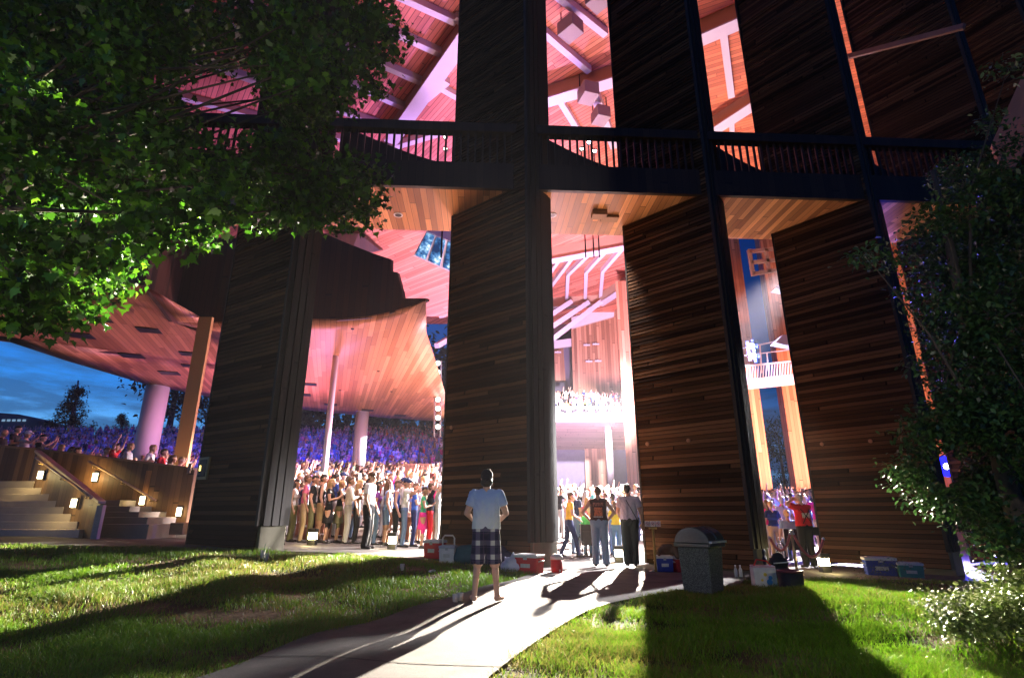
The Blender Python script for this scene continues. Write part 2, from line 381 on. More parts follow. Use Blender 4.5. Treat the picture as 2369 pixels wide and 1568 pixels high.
# ------------------------------------------------------------------ the pavilion
PAV = empty('concert_pavilion', (0, 14, 0))
tag(PAV, 'huge timber concert pavilion with tall dark boarded fins and a pink lit plank roof', 'pavilion')
FINS = [  # near-left corner (x, y), azimuth left of the view (deg), length, thickness, base z
    ('A', (-5.42, 12.4), 57.6, 2.6, 0.72), ('B', (0.40, 12.5), 51.0, 2.7, 0.98), ('C', (5.30, 12.9), 45.5, 2.7, 0.75),
    ('D', (9.80, 13.2), 40.0, 2.7, 0.75), ('E', (13.95, 13.58), 35.0, 2.8, 0.75), ('F', (16.7, 14.0), 30.0, 2.8, 0.75), ('G', (19.9, 14.4), 26.0, 2.8, 0.75), ('Z', (-15.8, 12.6), 62.0, 2.6, 0.72)]
FIN_TOP = 21.0
fin_geo = {}
def build_fin(tagn, N, az, Wd, T, rng):
    a = rad(az); d = Vector((-math.sin(a), math.cos(a), 0)); n = Vector((math.cos(a), math.sin(a), 0))
    N = Vector((N[0], N[1], 0)); z0 = gz(N.x, N.y); fin_geo[tagn] = (N, d, n, Wd, T, z0)
    mt = planks('fin_boards_' + tagn, (0, 0, 1), d, 0.104, (0.040, 0.019, 0.009), 0.55, 7.0, 0.14, 0.8, 0.6, (0.086, 0.043, 0.021), 0.22, bump=0.8)
    mb = MB(); zb = math.ceil((z0 + 0.07) / .104) * .104; k = 0
    # lapped boards on the two broad faces: each board's foot stands proud of the one below
    core0 = 0.03
    mb.prism([N + d * .05 + n * core0, N + d * (Wd - .02) + n * core0, N + d * (Wd - .02) + n * (T - core0), N + d * .05 + n * (T - core0)], (0, 0, FIN_TOP - .01), 0)
    zz = zb
    while zz < FIN_TOP:
        h = 0.104; lip = 0.026 + rng.uniform(-.008, .012); top = 0.004
        segs = [0.0] + sorted(rng.uniform(.25, Wd - .25) for _ in range(rng.choice((0, 1, 1, 2)))) + [Wd]
        for s0, s1 in zip(segs, segs[1:]):
            l2 = lip + rng.uniform(-.006, .006)
            tl = rng.uniform(-.004, .004)
            for side in (0, 1):
                o = n * (-0.001) if side == 0 else n * (T + 0.001); sg = -1 if side == 0 else 1
                A0 = N + d * (s0 + (0.03 if s0 == 0 else 0)) + o; A1 = N + d * s1 + o
                p0 = A0 + n * sg * l2 + Vector((0, 0, zz + tl)); p1 = A1 + n * sg * (l2 + rng.uniform(-.003, .003)) + Vector((0, 0, zz - tl))
                q0 = A0 + n * sg * top + Vector((0, 0, zz + h)); q1 = A1 + n * sg * top + Vector((0, 0, zz + h))
                b0 = A0 + n * sg * 0.0 + Vector((0, 0, zz + tl)); b1 = A1 + Vector((0, 0, zz - tl))
                if side == 0: mb.quad(p1, p0, q0, q1); mb.quad(b1, b0, p0, p1)
                else: mb.quad(p0, p1, q1, q0); mb.quad(b0, b1, p1, p0)
            if zz > 17: break
        zz += h; k += 1
    fo = mb.build('fin', mt, PAV)
    # vertical boards on the near end, stepped, and corner trims
    me_ = planks('fin_end_' + tagn, n, (0, 0, 1), 0.11, (0.026, 0.021, 0.017), 0.35, 9.0, 0.08, 0.6, 0.5, (0.017, 0.013, 0.010), 0.3)
    mb = MB(); z1 = z0 + 0.52
    wds = [(-0.035, 0.10, 0.02), (0.10, 0.26, 0.055), (0.26, 0.30, 0.015), (0.30, 0.46, 0.06), (0.46, 0.5, 0.015), (0.5, T - .12, 0.05), (T - .12, T + .035, 0.025)]
    for a0, a1, pr in wds:
        mb.prism([N + n * a0 - d * pr, N + n * a1 - d * pr, N + n * a1 + d * .06, N + n * a0 + d * .06], Vector((0, 0, FIN_TOP - z1)), 0)
    for v in range(len(mb.v)): mb.v[v] = (mb.v[v][0], mb.v[v][1], mb.v[v][2] + z1)
    mb.build('end_boards', me_, fo)
    mb = MB()
    mb.prism([N + d * (Wd + .0) - n * .035, N + d * (Wd + .05) - n * .035, N + d * (Wd + .05) + n * (T + .035), N + d * Wd + n * (T + .035)], (0, 0, FIN_TOP - z0 - .08))
    for v in range(len(mb.v)): mb.v[v] = (mb.v[v][0], mb.v[v][1], mb.v[v][2] + z0 + .08)
    mb.build('corner_board', me_, fo)
    mb = MB(); mb.prism([N + n * .05 - d * .03, N + n * (T - .03) - d * .03, N + n * (T - .03) + d * .75, N + n * .05 + d * .75], (0, 0, 0.75))
    for v in range(len(mb.v)): mb.v[v] = (mb.v[v][0], mb.v[v][1], mb.v[v][2] + z0 - .22)
    mb.build('plinth', M['plinth'], fo, 0.02)
    return fo
rngf = random.Random(5)
fin_obj = {}
for f in FINS: fin_obj[f[0]] = build_fin(*f, rngf)

# outer balcony that runs between the fins
BZ = 9.42
def bal_y(x): return 12.47 + 0.054 * (x + 5.42)          # front edge
soffit_m = planks('soffit_planks', (1, 0.06, 0), (-0.06, 1, 0), 0.17, (0.34, 0.13, 0.045), 0.38, 4.5, 0.07, 0.45, 0.55, (0.50, 0.24, 0.10), 0.25)
dark_wood = planks('dark_fascia', (1, 0.06, 0), (0, 0, 1), 0.2, (0.028, 0.015, 0.009), 0.3, 9, 0.05)
BX0, BX1 = -17.0, 24.0
mb = MB()
mb.prism([(BX0, bal_y(BX0) + .12, BZ), (BX1, bal_y(BX1) + .12, BZ), (BX1, bal_y(BX1) + 2.45, BZ), (BX0, bal_y(BX0) + 2.45, BZ)], (0, 0, 0.35), 0)
bal = mb.build('balcony', soffit_m, PAV)
mb = MB()
mb.prism([(BX0, bal_y(BX0), BZ - .02), (BX1, bal_y(BX1), BZ - .02), (BX1, bal_y(BX1) + .115, BZ - .02), (BX0, bal_y(BX0) + .115, BZ - .02)], (0, 0, 0.78))
mb.build('fascia', dark_wood, bal)
mb = MB()
mb.prism([(BX0, bal_y(BX0) - .06, BZ + 1.72), (BX1, bal_y(BX1) - .06, BZ + 1.72), (BX1, bal_y(BX1) + .2, BZ + 1.72), (BX0, bal_y(BX0) + .2, BZ + 1.72)], (0, 0, 0.27))
mb.build('handrail', dark_wood, bal)
mb = MB(); x = BX0
while x < BX1:
    mb.box((x, bal_y(x) + .06, BZ + 1.24), (0.055, 0.05, 0.97), 0.06); x += 0.2
mb.build('balustrade', dark_wood, bal)
# dark curved skirt behind the rail, one in each bay
def skirt(x0, x1, hi, lo):
    mb = MB(); n = 14; y = lambda x: bal_y(x) + 1.25
    top = []
    for i in range(n + 1):
        t = i / n; xx = x0 + (x1 - x0) * t; top.append((xx, y(xx), BZ + lo + (hi - lo) * (1 - math.sin(t * math.pi / 2)) ** 0.9))
    for i in range(n):
        a, b = top[i], top[i + 1]
        mb.prism([(a[0], a[1], BZ + .36), (b[0], b[1], BZ + .36), b, a], (0, 0.12, 0))
    mb.build('curved_skirt', dark_wood, bal)
for xa, xb in ((-5.0, -1.0), (0.7, 3.9), (5.9, 8.5), (10.3, 12.6), (-11.5, -7.5)): skirt(xa, xb, 2.75, 1.45)
# recessed round downlights and a surface box in the soffit
for px, py in ((921, 497), (1277, 497), (1060, 499)):
    d = _ray(px, py); p = Vector((0, 0, CAMH)) + d * ((BZ - CAMH) / d.z)
    r = 0.13 if px != 1060 else 0.04
    mb = MB(); mb.lathe([(r, -.02), (r, .03)], p, 20); dl = mb.build('downlight', M['white_paint'], bal)
    mb = MB(); mb.lathe([(r * .72, -.024), (r * .72, -.01)], p, 20); mb.build('lens', M['black'], dl)
d = _ray(1385, 490); p = Vector((0, 0, CAMH)) + d * ((BZ - CAMH) / d.z)
mb = MB(); mb.box(p + Vector((0, 0, -.09)), (0.42, .3, .16), .06); mb.box(p + Vector((.35, .3, -.05)), (0.5, .3, .08), .06); mb.build('junction_box', plain('box_brown', (.25, .13, .06)), bal, 0.01)

# ------------------------------------------------------------------ mezzanine inside, seen from below
ZM = 8.0
mez_m = planks('mezzanine_planks', (0.95, 0.3, 0), (-0.3, 0.95, 0), 0.20, (0.40, 0.16, 0.075), 0.22, 5.5, 0.07, 0.45, 0.4, (0.50, 0.23, 0.12), 0.3)
near = [P(150, 680, 17.2), P(335, 660, 16.2), P(372, 706, 17.6), P(400, 745, 19.3), P(490, 748, 19.5), P(705, 741, 19.2), P(780, 741, 19.15), P(850, 735, 19.0), P(905, 724, 18.6), P(950, 711, 18.0), P(985, 695, 17.3)]
near = [Vector((-26, 17.0, 8.2))] + near
far = [Vector((-3.35, 20.5, 7.9)), Vector((-3.5, 24, 7.85)), Vector((-3.7, 28, 7.85)), Vector((-4.2, 36, 7.9)), Vector((-5.4, 43, 8.0)),
       Vector((-10.0, 41, 8.0)), Vector((-15, 37.4, 8.0)), Vector((-18.5, 33.5, 8.0)), Vector((-20.3, 30, 8.0)), Vector((-20.9, 25, 8.0)), Vector((-21, 21, 8.0)), Vector((-26, 19.5, 8.1))]
mb = MB(); cen = Vector((-10.5, 27.5, 7.95)); ring = near + far
NR = 7
for k in range(NR + 1):
    t = k / NR
    for p in ring:
        q = p.lerp(cen, t); q.z = p.z + (cen.z - p.z) * min(1, t * 1.6) ** 0.8; mb.v.append(tuple(q))
nr = len(ring)
for k in range(NR):
    for i in range(nr):
        j = (i + 1) % nr; mb.f.append((k * nr + i, (k + 1) * nr + i, (k + 1) * nr + j, k * nr + j)); mb.m.append(0); mb.sm.append(True)
top = [Vector((p.x, p.y, p.z + .06)) for p in ring]; i0 = len(mb.v); mb.v += [tuple(p) for p in top]
for i in range(nr):
    j = (i + 1) % nr; mb.f.append((i, j, i0 + j, i0 + i)); mb.m.append(0); mb.sm.append(False)
mb.f.append(tuple(range(i0, i0 + nr))); mb.m.append(0); mb.sm.append(False)
mez = mb.build('mezzanine', mez_m, PAV)
# dark recessed squares in the mezzanine underside
mez_bvh = BVHTree.FromObject(mez, bpy.context.evaluated_depsgraph_get())
for (px, py, w) in ((185, 775, .9), (345, 763, .8), (305, 822, .9), (440, 818, .8), (392, 862, .9), (232, 738, .7), (437, 845, .6), (713, 800, .12), (815, 760, .12), (715, 888, .8), (875, 858, .12), (905, 905, .12), (786, 902, .12), (700, 912, .9), (765, 935, .8), (850, 948, .8), (925, 960, .8)):
    d = _ray(px, py).normalized(); o = Vector((0, 0, CAMH)); loc, nrm, idx, dist = mez_bvh.ray_cast(o - PAV.location, d)
    if loc is None: continue
    loc = loc + PAV.location
    mb = MB(); mb.box(loc + Vector((0, 0, -.012)), (w, w * .8, .05), .3); mb.build('recessed_light', M['dark_metal'], mez)
# dark boarded parapet above the near edge
par_m = planks('parapet_boards', (0.97, 0.25, 0), (0, 0, 1), 0.22, (0.045, 0.018, 0.010), 0.3, 12, 0.06, 0.55, 0.3)
tops = {0: 11.6, 1: 11.6, 2: 11.6, 3: 11.5, 4: 11.5, 5: 11.5, 6: 11.45}
mb = MB()
def pz(px, py, p):
    d = _ray(px, py); return CAMH + d.z * (p.y / d.y)
path_pts = [(near[i].copy(), tops.get(i, 11.4)) for i in range(0, 7)]
# finer right part with the stepped top edge
spec = [(725, 741, 19.2, 540), (780, 741, 19.15, 561), (850, 735, 19.0, 586), (895, 726, 18.7, 600), (897, 726, 18.68, 628), (912, 722, 18.5, 630), (920, 720, 18.42, 652), (926, 718, 18.36, 672), (930, 717, 18.3, 690), (950, 711, 18.0, 690), (985, 695, 17.3, 690)]
pp = []
for p, t in path_pts: pp.append((p, t))
for px, pyb, Y, pyt in spec:
    q = P(px, pyb, Y); pp.append((q, pz(px, pyt, q)))
for (p, t), (q, t2) in zip(pp, pp[1:]):
    if (q - p).length < 1e-3: continue
    dd = Vector((q.x - p.x, q.y - p.y, 0)); nn = Vector((-dd.y, dd.x, 0)).normalized() * 0.14
    mb.prism([p, q, Vector((q.x, q.y, t2)), Vector((p.x, p.y, t))], nn)
mb.build('parapet', par_m, mez)
# columns under the mezzanine
for (px, y0, y1, w, Y) in ((337, 888, 1040, 50, 30.5), (749, 918, 1100, 14, 24), (829, 968, 1068, 30, 38.5)):
    b = P(px, y1, Y); r = w / 2 / FPX * (Y * CT + 4 * ST)
    mb = MB(); mb.lathe([(r, gz(b.x, Y) - .3), (r, 8.2)], (b.x, b.y, 0), 28); mb.build('column', M['column'], PAV)
# upper balcony underside and control booth
up_m = planks('upper_planks', (0.55, 0.83, 0), (0.83, -0.55, 0), 0.2, (0.55, 0.20, 0.13), 0.22, 6, 0.09, 0.5, 0.3, (0.62, 0.27, 0.18), .35)
ZU = 14.0
mb = MB(); mb.prism([(-22, 21, ZU), (-5, 22, ZU), (-2.2, 25, ZU), (-1.5, 33, ZU - .9), (-6.5, 33, ZU - .9), (-22, 27, ZU)], (0, 0, 1.2)); upb = mb.build('upper_balcony', up_m, PAV)
mb = MB(); a, b, c, d_ = P(750, 540, 22.6), P(830, 540, 22.6), P(878, 578, 24.5), P(806, 595, 24.5)
mb.prism([a, b, c, d_], (0, 0.8, 0.4)); mb.build('dark_bulkhead', par_m, upb)
q = [P(956, 592, 23.4), P(986, 535, 22.3), P(1062, 566, 22.6), P(1056, 636, 24.0)]
mb = MB(); mb.prism(q, (0.3, 0.25, 0.8), 0); wb = mb.build('booth_window', M['white_paint'], upb)
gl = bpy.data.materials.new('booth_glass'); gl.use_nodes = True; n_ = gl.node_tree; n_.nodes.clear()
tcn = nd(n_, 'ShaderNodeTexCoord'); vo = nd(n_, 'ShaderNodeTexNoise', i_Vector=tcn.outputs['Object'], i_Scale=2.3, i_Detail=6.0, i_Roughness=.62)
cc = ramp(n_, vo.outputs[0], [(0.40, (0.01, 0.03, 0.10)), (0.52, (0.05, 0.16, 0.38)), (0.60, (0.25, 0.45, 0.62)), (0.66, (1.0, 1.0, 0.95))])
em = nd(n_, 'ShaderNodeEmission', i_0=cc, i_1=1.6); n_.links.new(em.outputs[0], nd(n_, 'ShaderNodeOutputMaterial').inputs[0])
vis = Vector((0, 0, CAMH))
def lerp4(u, v): return q[0].lerp(q[3], u).lerp(q[1].lerp(q[2], u), v)
for u0, u1 in ((0.03, 0.27), (0.33, 0.60), (0.67, 0.97)):
    mb = MB(); pts = [lerp4(u0, .05), lerp4(u1, .05), lerp4(u1, .95), lerp4(u0, .95)]
    pts = [p + (vis - p).normalized() * 0.05 for p in pts]; mb.prism(pts, (pts[0] - vis).normalized() * 0.04); mb.build('pane', gl, wb)

# ------------------------------------------------------------------ roof: planked ceiling, beams and girders
ZR = 24.0
def R(px, py, z=ZR): return G(px, py, z)
roof_ms = [planks('roof_planks_west', (0.8, 0.6, 0), (-0.6, 0.8, 0), 0.25, (0.56, 0.16, 0.12), 0.25, 6, 0.15, 0.6, 0.3, (0.66, 0.22, 0.16), 0.35),
           planks('roof_planks_mid', (0.68, 0.73, 0), (-0.73, 0.68, 0), 0.25, (0.58, 0.17, 0.10), 0.25, 6, 0.15, 0.6, 0.3, (0.68, 0.24, 0.15), 0.35),
           planks('roof_planks_east', (0.42, 0.91, 0), (-0.91, 0.42, 0), 0.25, (0.58, 0.15, 0.06), 0.25, 6, 0.11, 0.6, 0.3, (0.66, 0.20, 0.08), 0.4)]
mb = MB()
mb.prism([(-60, 16.5, ZR), (-1.5, 16.5, ZR), (1.5, 30, ZR), (2, 66, ZR), (-60, 66, ZR)], (0, 0, .5), 0)
roof = mb.build('roof', roof_ms[0], PAV)
mb = MB(); mb.prism([(-1.5, 16.5, ZR), (6.6, 16.5, ZR), (10.5, 30, ZR), (12.2, 41, ZR), (13.5, 52, ZR), (11.5, 66, ZR), (2, 66, ZR), (1.5, 30, ZR)], (0, 0, .5)); mb.build('roof_deck', roof_ms[1], roof)
mb = MB(); mb.prism([(6.6, 16.5, ZR), (45, 16.5, ZR), (45, 41, ZR), (12.2, 41, ZR), (10.5, 30, ZR)], (0, 0, .5)); mb.build('roof_deck', roof_ms[2], roof)
def rbeam(p0, p1, w, h, name='beam', z=ZR, mat='white_paint', ext=0.0):
    a, b = R(*p0, z), R(*p1, z); dd = (b - a).normalized() * ext
    a = a - dd; b = b; zc = z - h / 2 - 0.002
    mb = MB(); mb.beam((a.x, a.y, zc), (b.x, b.y, zc), w, h); return mb.build(name, M[mat], roof, 0.015)
def girder(p0, p1, w, h, z=ZR):
    g = rbeam(p0, p1, w, h, 'girder', z, 'tan_paint', 0.0)
    a, b = R(*p0, z), R(*p1, z); mb = MB(); mb.beam((a.x, a.y, z - h - .045), (b.x, b.y, z - h - .045), w * 1.5, 0.08); mb.build('flange', M['white_paint'], g)
# west sector (first bay)
for p0, p1 in (((783, 6), (1032, 121)), ((783, 95), (980, 184)), ((820, 188), (937, 241)), ((757, 237), (893, 285)), ((960, -2), (1055, 42)), ((700, 290), (850, 330))):
    rbeam(p0, p1, .34, .40, ext=9)
girder((1140, -40), (905, 300), .55, .95)
for p0, p1 in (((905, 300), (1010, 190)), ((940, 290), (1075, 215))): pass
rbeam((930, 268), (1035, 178), .4, .4); rbeam((1010, 190), (1070, 225), .35, .35); rbeam((885, 340), (1055, 288), .4, .4)
# middle sector (second bay)
for p0, p1 in (((1253, 62), (1362, 156)), ((1305, -6), (1400, 70)), ((1160, 110), (1262, 185))): rbeam(p0, p1, .33, .40, ext=3)
girder((1180, 232), (1330, 185), .5, .9); girder((1330, 185), (1440, 150), .5, .9)
rbeam((1290, 218), (1340, 300), .35, .35); rbeam((1370, 195), (1420, 330), .5, .5)
# east sector (third bay)
girder((1560, 82), (1760, -8), .5, .95); girder((1590, 316), (1800, 176), .5, .8)
rbeam((1669, 50), (1690, 216), .36, .36); rbeam((1690, 268), (1694, 330), .3, .3)
# far ribs below the balcony (second bay)
girder((1200, 590), (1460, 540), .6, 1.2); girder((1200, 696), (1385, 684), .6, 1.1); girder((1385, 684), (1450, 640), .6, 1.1)
for a_, b_, c_ in (((1330, 578), (1270, 660), (1262, 700)), ((1368, 573), (1313, 628), (1310, 690)), ((1406, 566), (1355, 622), (1353, 688)), ((1436, 570), (1393, 620), (1388, 680)), ((1300, 582), (1240, 670), (1230, 705))):
    rbeam(a_, b_, .34, .5); rbeam(b_, c_, .34, .5)
for a_, b_ in (((1180, 860), (1400, 690)), ((1180, 820), (1360, 700)), ((1180, 790), (1320, 698)), ((1020, 730), (1060, 715)), ((1010, 800), (1060, 770))):
    A_, B_ = P(*a_, 52), P(*b_, 56); mb = MB(); mb.beam(A_, B_, .5, .5); mb.build('brace', M['white_paint'], roof)
# ------------------------------------------------------------------ far side of the hall
wall_m = planks('far_wall_boards', (1, 0.1, 0), (0, 0, 1), 0.3, (0.34, 0.15, 0.085), 0.3, 8, 0.07, 0.55, 0.3, (0.42, 0.22, 0.13))
red_m = planks('pillar_boards', (0.9, 0.43, 0), (0, 0, 1), 0.26, (0.48, 0.17, 0.08), 0.25, 9, 0.06, 0.5, 0.3, (0.55, 0.24, 0.13))
def slab(pxs, Y, th, name, mat, parent=PAV, lean=0.0, bevel=0):
    pts = [P(a, b, Y) for a, b in pxs]; mb = MB(); mb.prism(pts, (0, th, 0)); return mb.build(name, mat, parent, bevel)
def tower(pxl, pxr, pytop, Y, th, name, mat, zb=None, pyref=800):
    """upright boarded fin: its left and right edges at the height of pyref, its top at pytop"""
    a, b = P(pxl, pyref, Y), P(pxr, pyref, Y); zt = P(pxl, pytop, Y).z; z0 = gz(a.x, Y) - .5 if zb is None else zb
    mb = MB(); mb.prism([(a.x, Y, z0), (b.x, Y, z0), (b.x, Y, zt), (a.x, Y, zt)], (0.5, th, 0)); return mb.build(name, mat, PAV)
# back wall panels seen through the second bay (behind the far balcony)
tower(1322, 1440, 712, 62, 1.0, 'back_wall_panel', wall_m, 12.8, 800)
mb = MB(); a, b, c, d_ = P(1275, 800, 61.7), P(1420, 708, 61.7), P(1420, 734, 61.7), P(1275, 826, 61.7)
mb.prism([P(1322, 734, 61.7), P(1420, 706, 61.7), P(1420, 732, 61.7), P(1322, 760, 61.7)], (0, .3, 0)); mb.build('wall_cornice', M['white_paint'], PAV)
mb = MB(); mb.prism([P(1250, 792, 62.5), P(1326, 782, 62.5), P(1326, 800, 62.5), P(1250, 810, 62.5)], (0, .3, 0)); mb.build('wall_cornice', M['white_paint'], PAV)
slab([(1230, 808), (1302, 798), (1308, 880), (1240, 880)], 63, .8, 'back_wall_panel', wall_m)
slab([(1150, 700), (1330, 690), (1340, 905), (1150, 905)], 66.8, .5, 'back_wall_panel', plain('grey_wall', (.20, .17, .24), .8, .1, 1))
slab([(1200, 690), (1440, 640), (1440, 700), (1200, 830)], 66, .6, 'roof_end', plain('dim_roof', (0.10, 0.05, 0.05), .8))
for px, py in ((1357, 798), (1378, 796), (1362, 836), (1383, 835), (1290, 815)):
    p = P(px, py, 61.5); mb = MB(); mb.box(p, (0.75, .25, .16)); mb.box(p + Vector((.0, .12, .06)), (.08, .2, .3)); tag(mb.build('flood_light', M['white_paint'], None, .02), 'small pale wall light on the far boarded wall above the rear balcony', 'wall light', 'pale lights on the far wall')
tower(1432, 1466, 650, 48.4, 1.0, 'pillar', red_m, None, 800)
# rear balcony with its white front, pinkish underside and dim wall below
YB = 50.0
fb0, fb1 = P(1150, 945, YB), P(1640, 957, YB)
zf = P(1300, 940, YB).z; zf2 = P(1300, 975, YB).z
mb = MB(); mb.prism([(fb0.x - 4, YB, zf2), (fb1.x, YB, zf2), (fb1.x, YB, zf), (fb0.x - 4, YB, zf)], (0, .3, 0)); rb = mb.build('rear_balcony', M['white_paint'], PAV)
mb = MB(); mb.prism([(fb0.x - 4, YB + .31, zf2 + .1), (fb1.x, YB + .31, zf2 + .1), (fb1.x, YB + 11, zf2 - 1.6), (fb0.x - 4, YB + 11, zf2 - 1.6)], (0, 0, .25)); mb.build('balcony_underside', planks('pale_underside', (0, 1, 0), (1, 0, 0), .3, (.60, .40, .36), .15, 6, .05), rb)
# stepped floor for the people up there
for k in range(5):
    z0 = zf - .85 + k * .55; y0 = YB + .4 + k * 1.3
    mb = MB(); mb.prism([(fb0.x - 4, y0, zf2 + .36), (fb1.x, y0, zf2 + .36), (fb1.x, y0 + 1.3, zf2 + .36), (fb0.x - 4, y0 + 1.3, zf2 + .36)], (0, 0, z0 - zf2 - .36)); mb.build('tier', wall_m, rb)
for i, px in enumerate((1305, 1327, 1355, 1379, 1408, 1440)):
    p = P(px, 950, YB - .28); t = empty('stage_lamp', p)
    tag(t, 'small black stage lamp clamped to the white front of the rear balcony', 'stage lamp', 'black lamps along the rear balcony front')
    mb = MB(); s = -1 if i % 2 else 1; mb.tube([p + Vector((-.32 * s, 0, .05)), p + Vector((.22 * s, -.1, -.05))], [.11, .14], 10); mb.build('housing', M['black'], t)
    mb = MB(); mb.beam(p + Vector((0, .0, -.05)), p + Vector((0, .28, -.12)), .05, .05); mb.build('bracket', M['dark_metal'], t)
tower(1280, 1352, 985, 60, .5, 'rear_wall', plain('rear_wall_grey', (0.16, 0.14, 0.20), .8, .15, 3), None, 1040)
tower(1352, 1404, 985, 59.5, .5, 'rear_wall', wall_m, None, 1040)
tower(1404, 1500, 985, 60, .5, 'rear_wall', plain('rear_wall_blue', (0.13, 0.15, 0.24), .8, .15, 3), None, 1040)
b = P(1412, 1100, 52); mb = MB(); mb.lathe([(.32, gz(b.x, 52)), (.32, zf2 + .1)], (b.x, 52, 0), 20); mb.build('column', M['column'], PAV)
# opposite fins with dusk sky between them, seen through the third bay
for l, r, top, Y, ref in ((1640, 1728, 300, 45, 700), (1778, 1900, 300, 47, 700)):
    tower(l, r, top, Y, 2.0, 'opposite_fin', red_m, None, ref)
tower(2030, 2400, 100, 40, 1.0, 'side_wall', red_m, None, 800)
slab([(1560, 300), (1990, 300), (1990, 470), (1560, 470)], 52, .5, 'opposite_fascia', red_m)
# tan window frame standing off the opposite fins
fm = plain('frame_tan', (0.62, 0.42, 0.24), .5, .06)
fr = empty('hanging_frame', P(1770, 605, 41))
tag(fr, 'tan open ladder-like frame hung between the red lit pillars across the hall', 'frame')
for p0, p1 in (((1732, 583), (1812, 573)), ((1736, 608), (1812, 600)), ((1741, 634), (1816, 622)), ((1732, 578), (1742, 638)), ((1771, 576), (1778, 632)), ((1809, 570), (1816, 626))):
    mb = MB(); mb.beam(P(*p0, 41), P(*p1, 41), .28, .28); mb.build('bar', fm, fr, .01)
# white hoods at the right of that bay
for px, py in ((1815, 660), (1815, 785)):
    p = P(px, py, 38); mb = MB(); mb.prism([p + Vector((-.75, 0, -.25)), p + Vector((0.9, 0, -.6)), p + Vector((0.9, 0, .35)), p + Vector((-.1, 0, .35))], (0, .8, 0))
    tag(mb.build('light_hood', M['white_paint'], None, .02), 'white wedge-shaped hood %s on the far red pillar' % ('above the tan frame level' if py < 700 else 'just over the catwalk rail'), 'hood')
# catwalk with its railing
cw = empty('catwalk', P(1780, 870, 40)); tag(cw, 'railed catwalk with pale balusters crossing between the opposite red pillars', 'catwalk')
pale = plain('catwalk_paint', (0.62, 0.52, 0.55), .5, .05)
a, b = P(1690, 893, 40), P(1900, 872, 40)
mb = MB(); mb.prism([a, b, b + Vector((0, 0, .42)), a + Vector((0, 0, .42))], (0, 2.2, 0)); mb.build('deck', pale, cw)
a2, b2 = P(1690, 850, 40), P(1900, 829, 40)
mb = MB(); mb.beam(a2, b2, .14, .12)
for i in range(34):
    t = i / 33; p = a.lerp(b, t); mb.beam(p + Vector((0, .03, .4)), a2.lerp(b2, t) + Vector((0, .03, 0)), .07, .07)
mb.build('railing', pale, cw)
mb = MB(); mb.beam(P(1715, 806, 40), P(1850, 778, 40), .08, .08); mb.beam(P(1722, 822, 40), P(1850, 806, 40), .06, .06)
for px, y0, y1 in ((1757, 797, 862), (1773, 815, 858)): mb.beam(P(px, y0, 40), P(px + 4, y1, 40), .09, .09)
mb.build('pipe_rail', pale, cw)
glow_blue = glow('lamp_blue_white', (0.55, 0.65, 1.0), 30)
for i, (px, py) in enumerate(((1738, 800), (1742, 823))):
    p = P(px, py, 39); t = empty('stage_lamp', p); tag(t, 'blue-white stage lamp clamped to the catwalk pipe, %s of the two' % ('upper', 'lower')[i], 'stage lamp')
    mb = MB(); dd = (vis - p).normalized(); mb.tube([p - dd * .5, p - dd * .2, p], [.16, .2, .24], 14); mb.build('housing', M['dark_metal'], t)
    mb = MB(); mb.tube([p + dd * .01, p + dd * .03], [.13, .13], 14); mb.build('lens', glow_blue, t)
    mb = MB(); mb.beam(p - dd * .3 + Vector((0, 0, .1)), p - dd * .3 + Vector((.5, 0, .45)), .05, .05); mb.build('bracket', M['dark_metal'], t)
    for q in range(5):
        ang = q * 1.257; mb = MB(); mb.box(p - dd * .02 + Vector((math.cos(ang) * .36, 0, math.sin(ang) * .36)), (.2, .02, .3), 0); mb.build('barn_door', plain('barn_door_blue', (.05, .06, .25), .4), t)
    point(tuple(p + dd * .3), 900, (.5, .6, 1.0), .1)
# blue lamp at the foot of the right-hand fins
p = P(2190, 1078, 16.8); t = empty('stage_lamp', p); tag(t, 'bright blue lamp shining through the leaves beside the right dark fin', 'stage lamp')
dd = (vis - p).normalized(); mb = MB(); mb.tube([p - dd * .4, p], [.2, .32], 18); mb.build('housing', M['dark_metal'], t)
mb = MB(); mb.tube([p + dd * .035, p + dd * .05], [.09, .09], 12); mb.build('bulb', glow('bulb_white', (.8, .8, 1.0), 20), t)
mb = MB(); mb.tube([p + dd * .01, p + dd * .03], [.30, .30], 18); mb.build('lens', glow('lamp_halo_blue', (0.01, 0.01, 1.0), 5), t)  # wide glowing blue disc stands in for the halo around the bulb
point(tuple(p + dd * .4), 5000, (.1, .1, 1.0), .12)
# box loudspeakers under the roof
spk = plain('speaker_grey', (0.36, 0.29, 0.28), .6, .05)
for i, (px, py, w, z_) in enumerate(((1319, 66, .82, 22.9), (1385, -6, .82, 22.9), (1360, 216, .85, 22.6), (1389, 268, .8, 22.6))):
    p = R(px, py, z_); t = empty('loudspeaker', p)
    tag(t, ('pale box loudspeaker hung from the planked roof between two white beams, uppermost whole one', 'pale box loudspeaker cut by the top of the picture', 'pale box loudspeaker hung just under the tan girder', 'lowest pale box loudspeaker, next to the thick white beam')[i], 'loudspeaker')
    mb = MB(); mb.box(p, (w, w * 1.15, w * .9), .75 if i < 2 else .3); mb.build('cabinet', spk, t, .03)
    for s in (-1, 1):
        mb = MB(); mb.tube([p + Vector((s * .4, .2, .4)), p + Vector((s * .4, .2, ZR - z_))], .03, 8); mb.build('hanger', M['dark_metal'], t)
